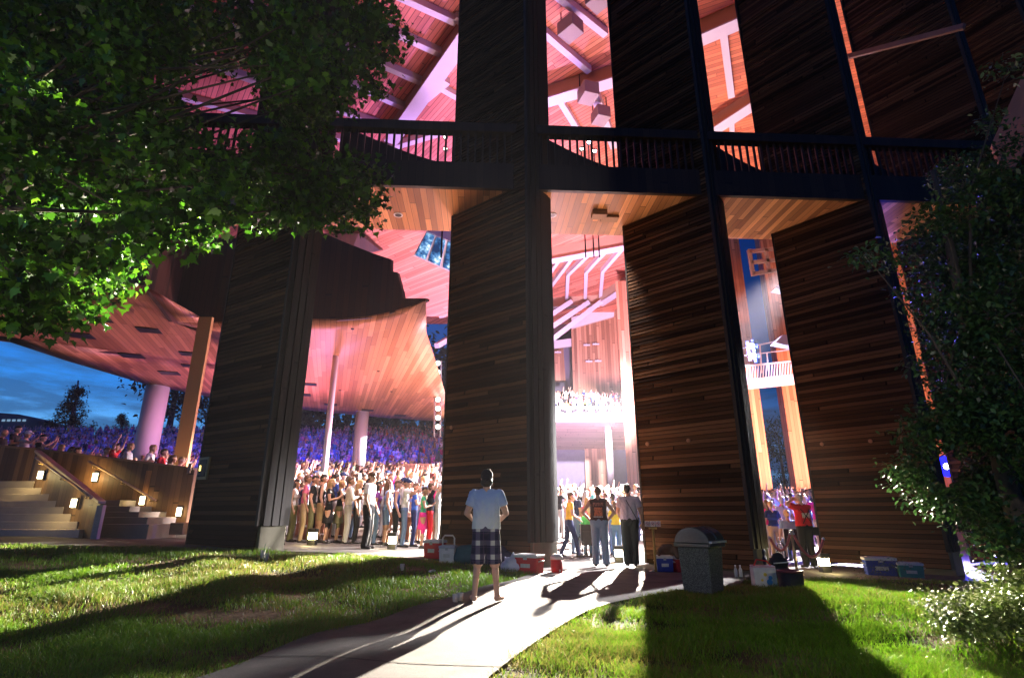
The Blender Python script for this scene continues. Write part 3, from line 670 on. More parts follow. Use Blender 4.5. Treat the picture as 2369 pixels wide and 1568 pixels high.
# stage truss of lamps behind the first bay's right edge (bright white)
tr = empty('lighting_truss', P(1012, 900, 33)); tag(tr, 'bright white column of stage lamps beside the second dark fin', 'lighting truss')
mb = MB()
for px in (1006, 1020): mb.beam(P(px, 835, 33), P(px - 2, 1010, 33), .08, .08)
mb.build('truss_frame', M['steel'], tr)
gw = glow('lamp_white', (1.0, 0.93, 0.80), 6)
for i in range(8):
    p = P(1013, 840 + i * 21, 32.8); mb = MB(); mb.tube([p + Vector((0, .3, 0)), p], [.12, .17], 12); lo = mb.build('lamp', M['dark_metal'], tr)
    mb = MB(); mb.tube([p + Vector((0, -.01, 0)), p + Vector((0, -.03, 0))], .15, 12); mb.build('lens', gw, lo)
# lamps on the outer rail, seen behind the balusters
for i, (px, py) in enumerate(((1030, 318), (1030, 345), (1362, 330), (1375, 350), (1345, 345))):
    p = P(px, py, 17.5); t = empty('stage_lamp', p); tag(t, 'small stage lamp behind the dark balusters %s' % ('left of the second fin, upper', 'left of the second fin, lower', 'in the middle bay, highest', 'in the middle bay, lowest and rightmost', 'in the middle bay, leftmost')[i], 'stage lamp')
    mb = MB(); mb.tube([p + Vector((0, .2, .1)), p], [.07, .1], 12); mb.build('housing', M['black'], t)
    mb = MB(); mb.tube([p + Vector((0, -.01, 0)), p + Vector((0, -.02, 0))], .07, 12); mb.build('lens', gw if i in (0, 1, 4) else glow_blue, t)
    mb = MB(); mb.beam(p + Vector((0, .15, .05)), (p.x, p.y + .15, BZ + .35), .04, .04); mb.build('stand', M['dark_metal'], t)

# ------------------------------------------------------------------ glass-fronted booth in the audience
bo = empty('sound_booth', P(985, 1080, 34)); tag(bo, 'wooden booth with a glass front standing in the middle of the audience', 'booth')
a = P(930, 1110, 34); b = P(992, 1110, 34); zt = P(930, 1079, 34).z
bm_ = planks('booth_boards', (1, 0, 0), (0, 0, 1), .2, (.42, .24, .16), .2, 6, .05)
a = P(934, 1110, 33.5); b = P(994, 1112, 33.5)
mb = MB(); mb.prism([(a.x - 4, 36.5, 1), (a.x, 33.5, 1), (a.x, 33.5, zt), (a.x - 4, 36.5, zt - .1)], (.1, .15, 0)); mb.build('side_wall', bm_, bo)
mb = MB()
mb.prism([(a.x, 33.4, 1), (a.x + .25, 33.4, 1), (a.x + .25, 33.4, zt), (a.x, 33.4, zt)], (0, .2, 0)); mb.prism([(b.x - .25, 33.4, 1), (b.x, 33.4, 1), (b.x, 33.4, zt), (b.x - .25, 33.4, zt)], (0, .2, 0))
mb.prism([(a.x + .251, 33.4, zt - .25), (b.x - .251, 33.4, zt - .25), (b.x - .251, 33.4, zt), (a.x + .251, 33.4, zt)], (0, .2, 0)); mb.build('front_frame', bm_, bo)
mb = MB(); mb.prism([(a.x + .25, 33.5, 1), (b.x - .25, 33.5, 1), (b.x - .25, 33.5, zt - .25), (a.x + .25, 33.5, zt - .25)], (0, .03, 0)); mb.build('glass', plain('booth_pane', (.05, .06, .09), .1, .2, 2), bo)
mb = MB(); mb.prism([(a.x - 4, 36.7, zt + .0), (a.x - .1, 33.3, zt + .005), (b.x + .1, 33.3, zt + .005), (b.x, 37, zt)], (0, 0, .12)); mb.build('roof', bm_, bo)

# ------------------------------------------------------------------ left side: boarded wall, stairs, hand rails, lanterns
fence_m = planks('fence_boards', (1, 0.2, 0), (0, 0, 1), 0.16, (0.13, 0.062, 0.030), 0.35, 6, 0.05, .55, .35, (0.19, 0.095, 0.045))
fence_o = planks('orange_board', (1, 0.2, 0), (0, 0, 1), 0.3, (0.40, 0.17, 0.06), 0.15, 6, 0.03)
YF = 17.2
def yf(px): return YF - 0.0009 * px
f0, f1, f2 = P(-120, 1023, yf(-120)), P(100, 1042, yf(100)), P(450, 1086, yf(450))
fence = empty('wooden_wall', (f1.x, f1.y, gz(f1.x, f1.y))); tag(fence, 'long dark boarded wall behind the steps that screens the audience', 'wall')
mb = MB()
for p, q in ((f0, f1), (f1, f2)):
    mb.prism([(p.x, p.y, -.2), (q.x, q.y, -.2), q, p], (0, .2, 0))
mb.build('boarding', fence_m, fence)
mb = MB()
for p, q in ((f0, f1), (f1, f2)): mb.beam(p + Vector((0, .08, .03)), q + Vector((0, .08, .03)), .3, .06)
mb.build('coping', plain('coping_wood', (.22, .11, .06), .5, .2), fence)
for px, py0, py1 in ((345, 1087, 1208),):
    a, b = P(px - 6, py0, yf(345) - .03), P(px + 6, py0, yf(345) - .03); zb = P(px, py1 + 30, yf(345)).z
    mb = MB(); mb.prism([(a.x, a.y, zb), (b.x, b.y, zb), (b.x, b.y, P(px, 1088, yf(345) - .03).z), (a.x, a.y, P(px, 1088, yf(345) - .03).z)], (0, .02, 0)); mb.build('board', fence_o, fence)
step_m = plain('step_concrete', (0.42, 0.36, 0.33), .85, .15, 4, bump=.15)
# left flight: eight steps climbing away
st = empty('staircase', G(120, 1243, .55)); tag(st, 'wide concrete staircase of eight steps at the far left', 'staircase')
n = 8; 
edges = [(1243, 185), (1224, 180), (1206, 165), (1188, 148), (1172, 136), (1158, 118), (1142, 96), (1128, 80), (1112, 66)]
YS = 14.6
for k in range(n):
    yb, xr = edges[k]; yt, _ = edges[k + 1]; Yk = YS + k * .3
    z0 = P(xr, edges[k][0] , Yk).z; z1 = P(xr, yt, Yk).z
    if k == 0: z0 -= .35
    r = P(xr, yt, Yk); l = P(-260, yt, Yk)
    mb = MB(); mb.prism([(l.x, Yk + .35, z0 - .05), (r.x, Yk, z0 - .05), (r.x, Yk, z1), (l.x, Yk + .35, z1)], (0, 1.4, 0)); mb.build('step', step_m, st, .012)
# right flight, small
st2 = empty('staircase', G(290, 1215, .5)); tag(st2, 'narrow concrete staircase of five steps right of the sloping boarded wall', 'staircase')
edges = [(1225, 345), (1212, 342), (1196, 322), (1183, 301), (1170, 278), (1156, 256)]
for k in range(5):
    yb, xr = edges[k]; yt, _ = edges[k + 1]; Yk = 15.0 + k * .3
    z0 = P(xr, yb, Yk).z - (.3 if k == 0 else .05); z1 = P(xr, yt, Yk).z
    l = P(228, yt + 2, Yk); r = P(xr, yt, Yk)
    mb = MB(); mb.prism([(l.x, Yk + .12, z0), (r.x, Yk, z0), (r.x, Yk, z1), (l.x, Yk + .12, z1)], (0, 1.3, 0)); mb.build('step', plain('step_toned_down', (.26, .22, .19), .85, .2, 4, bump=.15), st2, .012)  # concrete colour darkened to hold down stray stage light on this flight
# dividing wall with sloping coping
dw = empty('stair_wall', P(210, 1240, 14.7)); tag(dw, 'sloping boarded wall with pale coping between the two flights of steps', 'wall')
A0 = P(82, 1046, 17.0); A1 = P(232, 1165, 14.45)
mb = MB(); mb.prism([(A0.x, A0.y, .3), (A1.x, A1.y, .3), (A1.x, A1.y, A1.z), (A0.x, A0.y, A0.z)], (.12, .03, 0)); mb.build('boarding', planks('stair_wall_boards', (.35, -.94, 0), (0, 0, 1), .17, (.15, .085, .04), .3, 6, .05, .55, .3, (.2, .12, .06)), dw)
mb = MB(); mb.beam(A0 + Vector((.06, 0, .035)), A1 + Vector((.06, -.03, .035)), .17, .07); mb.build('coping', plain('coping_pale', (.42, .30, .22), .5, .15), dw, .01)
mb = MB(); mb.box((A1.x + .06, A1.y - .02, (A1.z + .3) / 2 - .03), (.16, .12, A1.z - .3)); mb.build('end_post', plain('post_pale', (.40, .30, .27), .5, .15), dw, .01)
rail_m = plain('rail_wood', (.50, .32, .18), .4, .15)
def handrail(p, q, lbl, n=3, off=(-.1, 0, 0)):
    t = empty('handrail', p); tag(t, lbl, 'handrail'); mb = MB(); mb.tube([p, q], .032, 10); mb.build('rail', rail_m, t)
    for k in range(n):
        c = p.lerp(q, .08 + .84 * k / (n - 1)); mb = MB(); mb.tube([c, c + Vector((0, 0, -.1)), c + Vector((0, 0, -.1)) - Vector(off) * 1.0], .016, 8); b_ = mb.build('bracket', M['brass'], t)
        mb = MB(); mb.ball(c + Vector((0, 0, -.1)) - Vector(off), .035, 8, 6); mb.build('wall_plate', M['brass'], b_)
handrail(P(83, 1058, 16.5) , P(212, 1150, 14.2), 'sloping wooden handrail along the stair wall over the wide steps', 3, (-.12, 0, 0))
handrail(P(205, 1066, yf(205) - .22), P(360, 1157, yf(360) - .22), 'sloping wooden handrail on the long boarded wall above the narrow steps', 3, (0, -.2, 0))
lant = glow('lantern_glass', (1.0, 0.86, 0.5), 9)
lbls = ['lit wall lantern at the top of the stair wall over the wide steps', 'lit wall lantern low on the stair wall near its end post', 'lit wall lantern on the long boarded wall above the narrow steps', 'lit wall lantern on the orange board of the long wall', 'lit wall lantern beside the left dark fin']
def A_at(t, z): p = A0.lerp(A1, t); return p
for i, (px, py, Y) in enumerate(((95, 1098, 16.3), (172, 1163, 14.9), (221, 1103, yf(220) - .06), (330, 1157, yf(330) - .06), (415, 1183, yf(415) - .06))):
    p = P(px, py, Y); t = empty('wall_lantern', p); tag(t, lbls[i], 'lantern')
    s = .9 if i < 2 else 1.0
    mb = MB(); mb.box(p + Vector((0, .03, 0)), (.16 * s, .05, .30 * s)); mb.build('back_plate', M['dark_metal'], t)
    mb = MB(); mb.box(p + Vector((0, -.03, 0)), (.115 * s, .07, .235 * s)); mb.build('shade', lant, t, .008)
    point(tuple(p + Vector((0.05 if i > 1 else -.3, -.3, -.05))), (20 if i < 3 else 5), (1.0, .74, .28), .06)
# tan painted post left of the first fin
a, b = P(455, 760, 18.9), P(486, 760, 18.9)
mb = MB(); mb.prism([(a.x, 18.9, 0), (b.x, 18.9, 0), (b.x, 18.9, 8.0), (a.x, 18.9, 8.0)], (.02, .1, 0)); mb.build('post', plain('post_tan', (.58, .33, .11), .6, .05), PAV)
point((-10.3, 17.8, 2.2), 34, (1.0, .58, .2), .1)
mb = MB(); c = P(415, 1222, 15.6); mb.box(c, (.36, .3, .3)); mb.build('pier', plain('pier_tan', (.22, .15, .09), .8, .2), PAV, .02)
# fixture on the first fin, and little round ones on the others
def on_fin(k, s, zz, out=0.05):
    N, d, n, Wd, T, z0 = fin_geo[k]; return N + d * s - n * out + Vector((0, 0, zz))
def fin_box(k, s, zz, w, h, th, mat, name, parent=None, bevel=.005, out=.05):
    N, d, n, Wd, T, z0 = fin_geo[k]; mb = MB(); mb.box(on_fin(k, s, zz, out + th / 2), (w, th, h), ax=(d, -n, Vector((0, 0, 1)))); return mb.build(name, mat, parent, bevel)
def fin_hit(k, px, py):
    N, d, n, Wd, T, z0 = fin_geo[k]; r = _ray(px, py); o = Vector((0, 0, CAMH)); t = (N - o).dot(n) / r.dot(n); h = o + r * t; return (h - N).dot(d), h.z
s, zz = fin_hit('A', 478, 1083)
t = empty('notice_case', on_fin('A', s, zz)); tag(t, 'framed glass case with a small glowing lamp on the left dark fin', 'case')
fin_box('A', s, zz, .42, .52, .05, plain('frame_gold', (.32, .26, .14), .45, .15), 'frame', t); fin_box('A', s, zz, .3, .4, .02, plain('case_dark', (.05, .05, .045), .15, .2), 'glass', t, out=.101); fin_box('A', s + .06, zz, .05, .13, .015, glow('case_glow', (1, .75, .2), 3), 'lamp', t, out=.123)
s, zz = fin_hit('A', 444, 1083); t = empty('wall_sign', on_fin('A', s, zz)); tag(t, 'small pinkish panel at the far edge of the left dark fin', 'sign'); fin_box('A', s, zz, .12, .24, .03, plain('pinkish', (.30, .13, .10), .5, .2), 'panel', t)
for i, (k, px, py) in enumerate((('C', 1500, 1027), ('C', 1595, 1019), ('D', 1903, 1027), ('D', 2015, 1020), ('B', 1048, 989))):
    s, zz = fin_hit(k, px, py); N, d, n, Wd, T, z0 = fin_geo[k]; p = on_fin(k, s, zz)
    mb = MB(); mb.tube([p, p - n * .03, p - n * .035], [.05, .05, .035], 14)
    tag(mb.build('wall_socket', plain('socket_copper', (.28, .13, .07), .5, .1)), 'round brownish cover plate %s' % ('at the left edge of the third fin from the left', 'in the middle of the third fin', 'at the left edge of the rightmost big fin', 'in the middle of the rightmost big fin', 'at the left edge of the second fin')[i], 'cover plate')
# eave of another roof at the upper right
ev = planks('eave_planks', (.8, .6, 0), (-.3, .5, .8), .2, (.5, .19, .13), .3, 5, .07, .6, .3)
mb = MB(); mb.prism([P(2292, 335, 9.6), P(2380, 140, 8.9), P(2420, 260, 8.9), P(2330, 415, 9.6)], (.25, .3, .1)); tag(mb.build('roof_eave', ev), 'pinkish planked eave leaning at the upper right corner behind the leaves', 'eave')
mb = MB(); mb.beam(P(1958, 133, 15.2), P(2230, 62, 12.3), .12, .16); mb.build('tie_beam', plain('tie_brown', (.22, .11, .09), .6, .1), PAV)
# flagpole, roof and trees on the skyline at the left
p = P(178, 982, 85); q = P(181, 880, 85); mb = MB(); mb.tube([p + Vector((0, 0, -4)), q], [.22, .12], 8); fp = mb.build('pole', M['steel']); fp.name = 'flagpole'; tag(fp, 'thin flagpole rising over the blue lit crowd', 'flagpole')
a, b, c = P(-60, 955, 90), P(45, 958, 90), P(90, 972, 90)
mb = MB(); mb.prism([(a.x, 90, 8), (c.x, 90, 8), c, b, a + Vector((0, 0, .4)), a], (0, 6, 0)); h = empty('low_building', (a.x, 90, 8)); tag(h, 'long low dark building on the skyline at the far left', 'building'); mb.build('roof', plain('roof_dark', (.05, .07, .1), .7), h)
for i in range(5):
    mb = MB(); p = P(8 + i * 12, 972, 89.8); mb.box(p, (.5, .1, .35)); mb.build('window', glow('window_dim', (.35, .6, .9), .5), h)
# ------------------------------------------------------------------ people: one continuous body grown from tapered limbs
SKIN, SHIRT, PANTS, HAIR, SHOE, EXTRA = range(6)
def _cap_rings(p0, p1, r0, r1, fx=1.0, fy=1.0, n=12, flat0=False, flat1=False):
    """closed tapered capsule; fx, fy squash it along the person's own x and y"""
    p0, p1 = Vector(p0), Vector(p1); d = p1 - p0; L = d.length
    d = d.normalized() if L > 1e-6 else Vector((0, 0, 1))
    u = d.cross(Vector((0, 1, 0)));
    if u.length < 1e-3: u = d.cross(Vector((1, 0, 0)))
    u.normalize(); w = d.cross(u); rings = []
    if flat0: rings.append((p0, r0 * .02)); rings.append((p0, r0))
    else:
        for a in (80, 60, 40, 20): rings.append((p0 - d * r0 * math.sin(rad(a)), r0 * math.cos(rad(a))))
        rings.append((p0, r0))
    for t in (.33, .66): rings.append((p0.lerp(p1, t), r0 + (r1 - r0) * t))
    rings.append((p1, r1))
    if flat1: rings.append((p1, r1 * .02))
    else:
        for a in (20, 40, 60, 80): rings.append((p1 + d * r1 * math.sin(rad(a)), r1 * math.cos(rad(a))))
    vs = []; fs = []
    mid = (p0 + p1) / 2
    for c, r in rings:
        for q in range(n):
            a = 2 * math.pi * q / n; o = (u * math.cos(a) + w * math.sin(a)) * r
            vs.append((c.x + o.x * fx, c.y + o.y * fy, c.z + o.z))
    for k in range(len(rings) - 1):
        for q in range(n):
            q2 = (q + 1) % n; fs.append((k * n + q, k * n + q2, (k + 1) * n + q2, (k + 1) * n + q))
    fs.append(tuple(reversed(range(n)))); fs.append(tuple(range((len(rings) - 1) * n, len(rings) * n)))
    return vs, fs
_DG = bpy.context.evaluated_depsgraph_get
def grow(name, parts, voxel, mats, smooth=3, xform=None, decimate=None):
    """union of the capsules as one skin; each face takes the material of the limb it grew from"""
    V = []; F = []
    for c in parts:
        v, f = _cap_rings(c['a'], c['b'], c['r0'], c['r1'], c.get('fx', 1), c.get('fy', 1), 12, c.get('flat0', False), c.get('flat1', False))
        o = len(V); V += v; F += [tuple(i + o for i in q) for q in f]
    me = bpy.data.meshes.new(name + '_src'); me.from_pydata(V, [], F)
    ob = bpy.data.objects.new('src', me); COL.objects.link(ob)
    r = ob.modifiers.new('r', 'REMESH'); r.mode = 'VOXEL'; r.voxel_size = voxel; r.use_smooth_shade = True
    if smooth: s = ob.modifiers.new('s', 'SMOOTH'); s.iterations = smooth; s.factor = .5
    if decimate: dm = ob.modifiers.new('d', 'DECIMATE'); dm.ratio = decimate
    dg = _DG(); dg.update(); out = bpy.data.meshes.new_from_object(ob.evaluated_get(dg), depsgraph=dg)
    bpy.data.objects.remove(ob); bpy.data.meshes.remove(me); out.name = name
    out.materials.clear()
    for m in mats: out.materials.append(m)
    nf = len(out.polygons)
    cen = np.empty(nf * 3); out.polygons.foreach_get('center', cen); cen = cen.reshape(-1, 3)
    best = np.full(nf, 1e9); reg = np.zeros(nf, int)
    for c in parts:
        a = np.array(c['a'], float); b = np.array(c['b'], float)
        sc = np.array([1 / c.get('fx', 1), 1 / c.get('fy', 1), 1]); m = (a + b) / 2
        pc = (cen - m) * sc + m; aa = (a - m) * 1 + m; bb = (b - m) + m
        d = bb - aa; L2 = max(1e-9, d @ d); t = np.clip(((pc - aa) @ d) / L2, 0, 1)
        dist = np.linalg.norm(pc - (aa + t[:, None] * d), axis=1) - (c['r0'] + (c['r1'] - c['r0']) * t)
        rg = np.full(nf, c['reg'])
        if 'split' in c: rg = np.where(t > c['split'], c['reg2'], c['reg'])
        k = dist < best; best[k] = dist[k]; reg[k] = rg[k]
    return out, cen, reg, parts
def finish(out, reg):
    out.polygons.foreach_set('material_index', reg.astype(np.int32)); out.polygons.foreach_set('use_smooth', [True] * len(reg)); out.update()

def skeleton(sh=None, **k):
    """joints in the person's own frame: x right, y forward, z up, 1.75 m tall"""
    J = dict(hip=(.09, 0, .93), knee=(.10, .02, .50), ankle=(.105, -.02, .085), lknee=None, lankle=None, rknee=None, rankle=None,
             sh=(.185, 0, 1.435), relb=(.25, -.03, 1.15), rwri=(.265, .06, .91), lelb=(-.25, -.03, 1.15), lwri=(-.265, .06, .91),
             rhand=None, lhand=None, head=(0, .03, 1.645), look=0.0, female=False, sleeve=.55, legs='trousers', hair='short', shoe=True, lean=0.0, fat=0.0)
    J.update(k); return J
def parts_for(J, fingers=False, clothed=True):
    P_ = []; V3 = Vector
    def cp(a, b, r0, r1, reg, **k): P_.append(dict(a=tuple(a), b=tuple(b), r0=r0, r1=r1, reg=reg, **k))
    ft = J['fat']; fem = J['female']; ln = J['lean']
    def sw(z): return ln * (z - .93)         # forward lean grows with height
    # trunk
    cp((-.075, sw(.95), .95), (.075, sw(.95), .95), .118 + ft * .6, .118 + ft * .6, PANTS, fy=.86)
    cp((-.055, sw(1.05), 1.05), (.055, sw(1.05), 1.05), (.108 if fem else .118) + ft, (.108 if fem else .118) + ft, SHIRT, fy=.80)
    cp((-.04, sw(1.14) + ft * .3, 1.14), (.04, sw(1.14) + ft * .3, 1.14), (.100 if fem else .122) + ft, (.100 if fem else .122) + ft, SHIRT, fy=.80)
    cp((-.07, sw(1.29) + .005, 1.29), (.07, sw(1.29) + .005, 1.29), .118 + ft * .5, .118 + ft * .5, SHIRT, fy=.84)
    cp((-.10, sw(1.385), 1.385), (.10, sw(1.385), 1.385), .085, .085, SHIRT, fy=.9)
    if fem: 
        for s in (-1, 1): cp((s * .07, sw(1.28) + .085, 1.28), (s * .07, sw(1.27) + .09, 1.27), .062, .055, SHIRT)
    hx, hy, hz = J['head']; hy += sw(1.645)
    cp((0, sw(1.42) - .005, 1.42), (0, hy - .03, hz - .10), .062, .054, SKIN, split=-1, reg2=SKIN)
    cp((-.02, sw(1.44), 1.44), (-.15, sw(1.43), 1.425), .06, .062, SHIRT); cp((.02, sw(1.44), 1.44), (.15, sw(1.43), 1.425), .06, .062, SHIRT)
    lk = J['look']; F = V3((math.sin(lk), math.cos(lk), 0)); Rr = V3((F.y, -F.x, 0)); H = V3((hx, hy, hz))
    # head: skull, face, jaw, nose, ears
    cp(H + F * -.012 + V3((0, 0, .022)), H + F * .012 + V3((0, 0, .028)), .088, .086, SKIN, fx=.9)
    cp(H + F * .035 + V3((0, 0, -.035)), H + F * .045 + V3((0, 0, -.068)), .062, .045, SKIN)
    cp(H + F * .098 + V3((0, 0, .012)), H + F * .112 + V3((0, 0, -.018)), .010, .016, SKIN)
    for s in (-1, 1): cp(H + Rr * s * .080 + V3((0, 0, .015)), H + Rr * s * .080 + F * -.008 + V3((0, 0, -.018)), .017, .011, SKIN)
    hr = J['hair']
    if hr != 'bald':
        cp(H + F * -.022 + V3((0, 0, .045)), H + F * .018 + V3((0, 0, .054)), .088, .080, HAIR, fx=.93)
        cp(H + F * -.045 + V3((0, 0, .03)), H + F * -.04 + V3((0, 0, -.04)), .072, .055, HAIR, fx=1.0)
    if hr == 'long':
        cp(H + F * -.06 + V3((0, 0, .0)), H + F * -.085 + V3((0, 0, -.24)), .075, .06, HAIR)
        for s in (-1, 1): cp(H + F * -.01 + Rr * s * .07 + V3((0, 0, .0)), H + F * -.03 + Rr * s * .085 + V3((0, 0, -.2)), .035, .03, HAIR)
    if hr == 'cap':
        cp(H + F * -.01 + V3((0, 0, .055)), H + F * .02 + V3((0, 0, .06)), .094, .088, EXTRA, fx=.95)
        cp(H + F * .08 + V3((0, 0, .065)), H + F * .165 + V3((0, 0, .05)), .03, .022, EXTRA, fx=1.6)
    # arms
    for s, sd in ((1, 'r'), (-1, 'l')):
        S = V3((J['sh'][0] * s * (.9 if fem else 1), sw(1.435), J['sh'][2])); E = V3(J[sd + 'elb']); Wr = V3(J[sd + 'wri'])
        ra = .043 if fem else .05
        sl = J['sleeve']
        if sl <= 0: cp(S, E, ra + .004, ra - .010, SKIN)
        elif sl < 1: cp(S, E, ra + .012, ra - .006, SHIRT, split=sl, reg2=SKIN)
        else: cp(S, E, ra + .014, ra, SHIRT)
        if sl >= 1: cp(E, Wr, ra - .002, .032, SHIRT)
        else: cp(E, Wr, ra - .010, .027, SKIN)
        hd = J[sd + 'hand']; hd = V3(hd).normalized() if hd is not None else (Wr - E).normalized()
        if not fingers:
            cp(Wr, Wr + hd * .075, .027, .034, SKIN, fx=1.0); cp(Wr + hd * .08, Wr + hd * .14, .030, .018, SKIN)
        else:
            side = hd.cross(V3((0, 1, 0)) if abs(hd.y) < .8 else V3((1, 0, 0))).normalized(); nrm = hd.cross(side).normalized()
            cp(Wr, Wr + hd * .085, .028, .024, SKIN); cp(Wr + side * .018 + hd * .03, Wr + side * .024 + hd * .088, .022, .018, SKIN); cp(Wr - side * .018 + hd * .03, Wr - side * .024 + hd * .088, .022, .018, SKIN)
            for q, (o, ln_) in enumerate(((-.033, .062), (-.011, .074), (.011, .08), (.033, .068))):
                b0 = Wr + hd * .092 + side * o; b1 = b0 + hd * ln_ * .5 + side * o * .12; b2 = b1 + (hd * .75 + nrm * .65) * ln_ * .5
                cp(b0, b1, .0105, .0095, SKIN); cp(b1, b2, .0095, .0075, SKIN)
            t0 = Wr + hd * .03 - side * .03 * s; t1 = t0 - side * .034 * s + hd * .03; t2 = t1 + hd * .034 + nrm * .01
            cp(t0, t1, .014, .012, SKIN); cp(t1, t2, .012, .009, SKIN)
    # legs
    for s, sd in ((1, 'r'), (-1, 'l')):
        Hp = V3((J['hip'][0] * s, 0, J['hip'][2]))
        K = V3(J[sd + 'knee']) if J[sd + 'knee'] else V3((J['knee'][0] * s, J['knee'][1], J['knee'][2]))
        A = V3(J[sd + 'ankle']) if J[sd + 'ankle'] else V3((J['ankle'][0] * s, J['ankle'][1], J['ankle'][2]))
        lg = J['legs']
        if lg == 'trousers': cp(Hp, K, .094 + ft * .3, .067, PANTS); cp(K, A + V3((0, 0, .0)), .066, .052, PANTS, split=.95, reg2=PANTS)
        elif lg == 'shorts': cp(Hp, K, .098 + ft * .3, .078, PANTS, split=.86, reg2=SKIN); cp(K, A, .053, .036, SKIN); cp(K.lerp(A, .28) + V3((0, -.012, 0)), K.lerp(A, .4) + V3((0, -.012, 0)), .052, .046, SKIN)
        elif lg == 'skirt': cp(Hp, K, .09, .055, SKIN); cp(K, A, .05, .034, SKIN); cp(K.lerp(A, .3) + V3((0, -.01, 0)), K.lerp(A, .4) + V3((0, -.01, 0)), .047, .042, SKIN)
        ftv = V3((s * .02, .15, -.0)); 
        if J.get(sd + 'foot'): ftv = V3(J[sd + 'foot'])
        rg = SHOE if J['shoe'] else SKIN
        cp(A + V3((0, -.03, -.03)), A + ftv + V3((0, 0, -.045)), .042, .034, rg); cp(A, A + ftv * .5 + V3((0, 0, -.035)), .04, .034, rg)
    if J['legs'] == 'skirt': cp((0, 0, .98), (0, .0, J.get('hem', .55)), .135, .185, PANTS, fy=.85, flat1=True)
    return P_
cloth_cache = {}
def cloth(name, col, rough=.8, var=.12, scale=9):
    if name not in cloth_cache: cloth_cache[name] = plain('cloth_' + name.replace(' ', '_'), col, rough, var, scale, bump=.25, spec=.2)
    return cloth_cache[name]
COLS = {'white': (.78, .76, .74), 'pale grey': (.45, .45, .46), 'black': (.018, .018, .02), 'navy': (.02, .03, .09), 'blue': (.04, .10, .45), 'light blue': (.28, .42, .66), 'red': (.55, .02, .03),
        'pink': (.70, .16, .26), 'green': (.06, .38, .16), 'yellow': (.70, .50, .06), 'orange': (.70, .26, .05), 'tan': (.45, .33, .2), 'brown': (.14, .07, .04), 'purple': (.22, .06, .30), 'teal': (.04, .30, .33), 'denim': (.12, .19, .32), 'magenta': (.65, .03, .22), 'olive': (.15, .15, .07)}
def C_(n): return cloth(n, COLS[n])
SKM = [plain('skin_fair', (.56, .32, .23), .5, .07, 6), plain('skin_tan', (.44, .24, .155), .5, .07, 6), plain('skin_brown', (.2, .10, .06), .5, .07, 6)]
HRM = {'dark': plain('hair_dark', (.018, .012, .009), .5, .3, 30), 'brown': plain('hair_brown', (.09, .045, .022), .5, .3, 30), 'blond': plain('hair_blond', (.42, .27, .11), .5, .3, 30), 'grey': plain('hair_grey', (.36, .34, .33), .5, .2, 30)}
SHOEM = plain('shoe_leather', (.02, .018, .018), .4, .2); SHOEW = plain('shoe_pale', (.5, .48, .45), .6, .2)

def person(J, loc, yaw, mats, label, group=None, height=1.75, voxel=.016, fingers=False, clothing=(), clothmats=(), extra_fn=None):
    ps = parts_for(J, fingers)
    out, cen, reg, _ = grow('person', ps, voxel, mats, 4)
    finish(out, reg)
    o = link('person', out); s = height / 1.75
    o.location = loc; o.rotation_euler = (0, 0, yaw); o.scale = (s, s, s)
    tag(o, label, 'person', group)
    for (nm, cps, mt, vx) in clothing:
        c, ce, rg, _ = grow(nm, cps, vx, [mt], 3); 
        nv = len(c.vertices); co = np.empty(nv * 3); c.vertices.foreach_get('co', co); co = co.reshape(-1, 3); no = np.empty(nv * 3); c.vertices.foreach_get('normal', no); no = no.reshape(-1, 3)
        if nm not in ('hair', 'cap'):      # folds: slanting ripples gathered at the waist and the bends
            f1 = np.sin(co[:, 2] * 42 + 9 * np.sin(co[:, 0] * 13 + 2) + 6 * np.sin(co[:, 1] * 17)); f2 = np.sin(co[:, 0] * 55 + 14 * np.sin(co[:, 2] * 9)); 
            co = co + no * ((.0035 * f1 + .0025 * f2) * (.5 + .5 * np.sin(co[:, 2] * 7 + co[:, 0] * 11)))[:, None]
            c.vertices.foreach_set('co', co.ravel())
        finish(c, np.zeros(len(rg))); ch = link(nm, c, o)
    return o
def cap_(a, b, r0, r1, **k): return dict(a=a, b=b, r0=r0, r1=r1, reg=0, **k)
def yaw_to(ax, ay): return math.atan2(ay, ax) - math.pi / 2     # face along (ax, ay)
def hair_parts(J, grow_=.008, back=True):
    hx, hy, hz = J['head']; hy += J['lean'] * (1.645 - .93); lk = J['look']; F = Vector((math.sin(lk), math.cos(lk), 0)); H = Vector((hx, hy, hz))
    ps = [cap_(tuple(H + F * -.022 + Vector((0, 0, .045))), tuple(H + F * .016 + Vector((0, 0, .056))), .088 + grow_, .082 + grow_, fx=.93)]
    if back: ps.append(cap_(tuple(H + F * -.05 + Vector((0, 0, .03))), tuple(H + F * -.042 + Vector((0, 0, -.035))), .068 + grow_, .052 + grow_))
    return ps
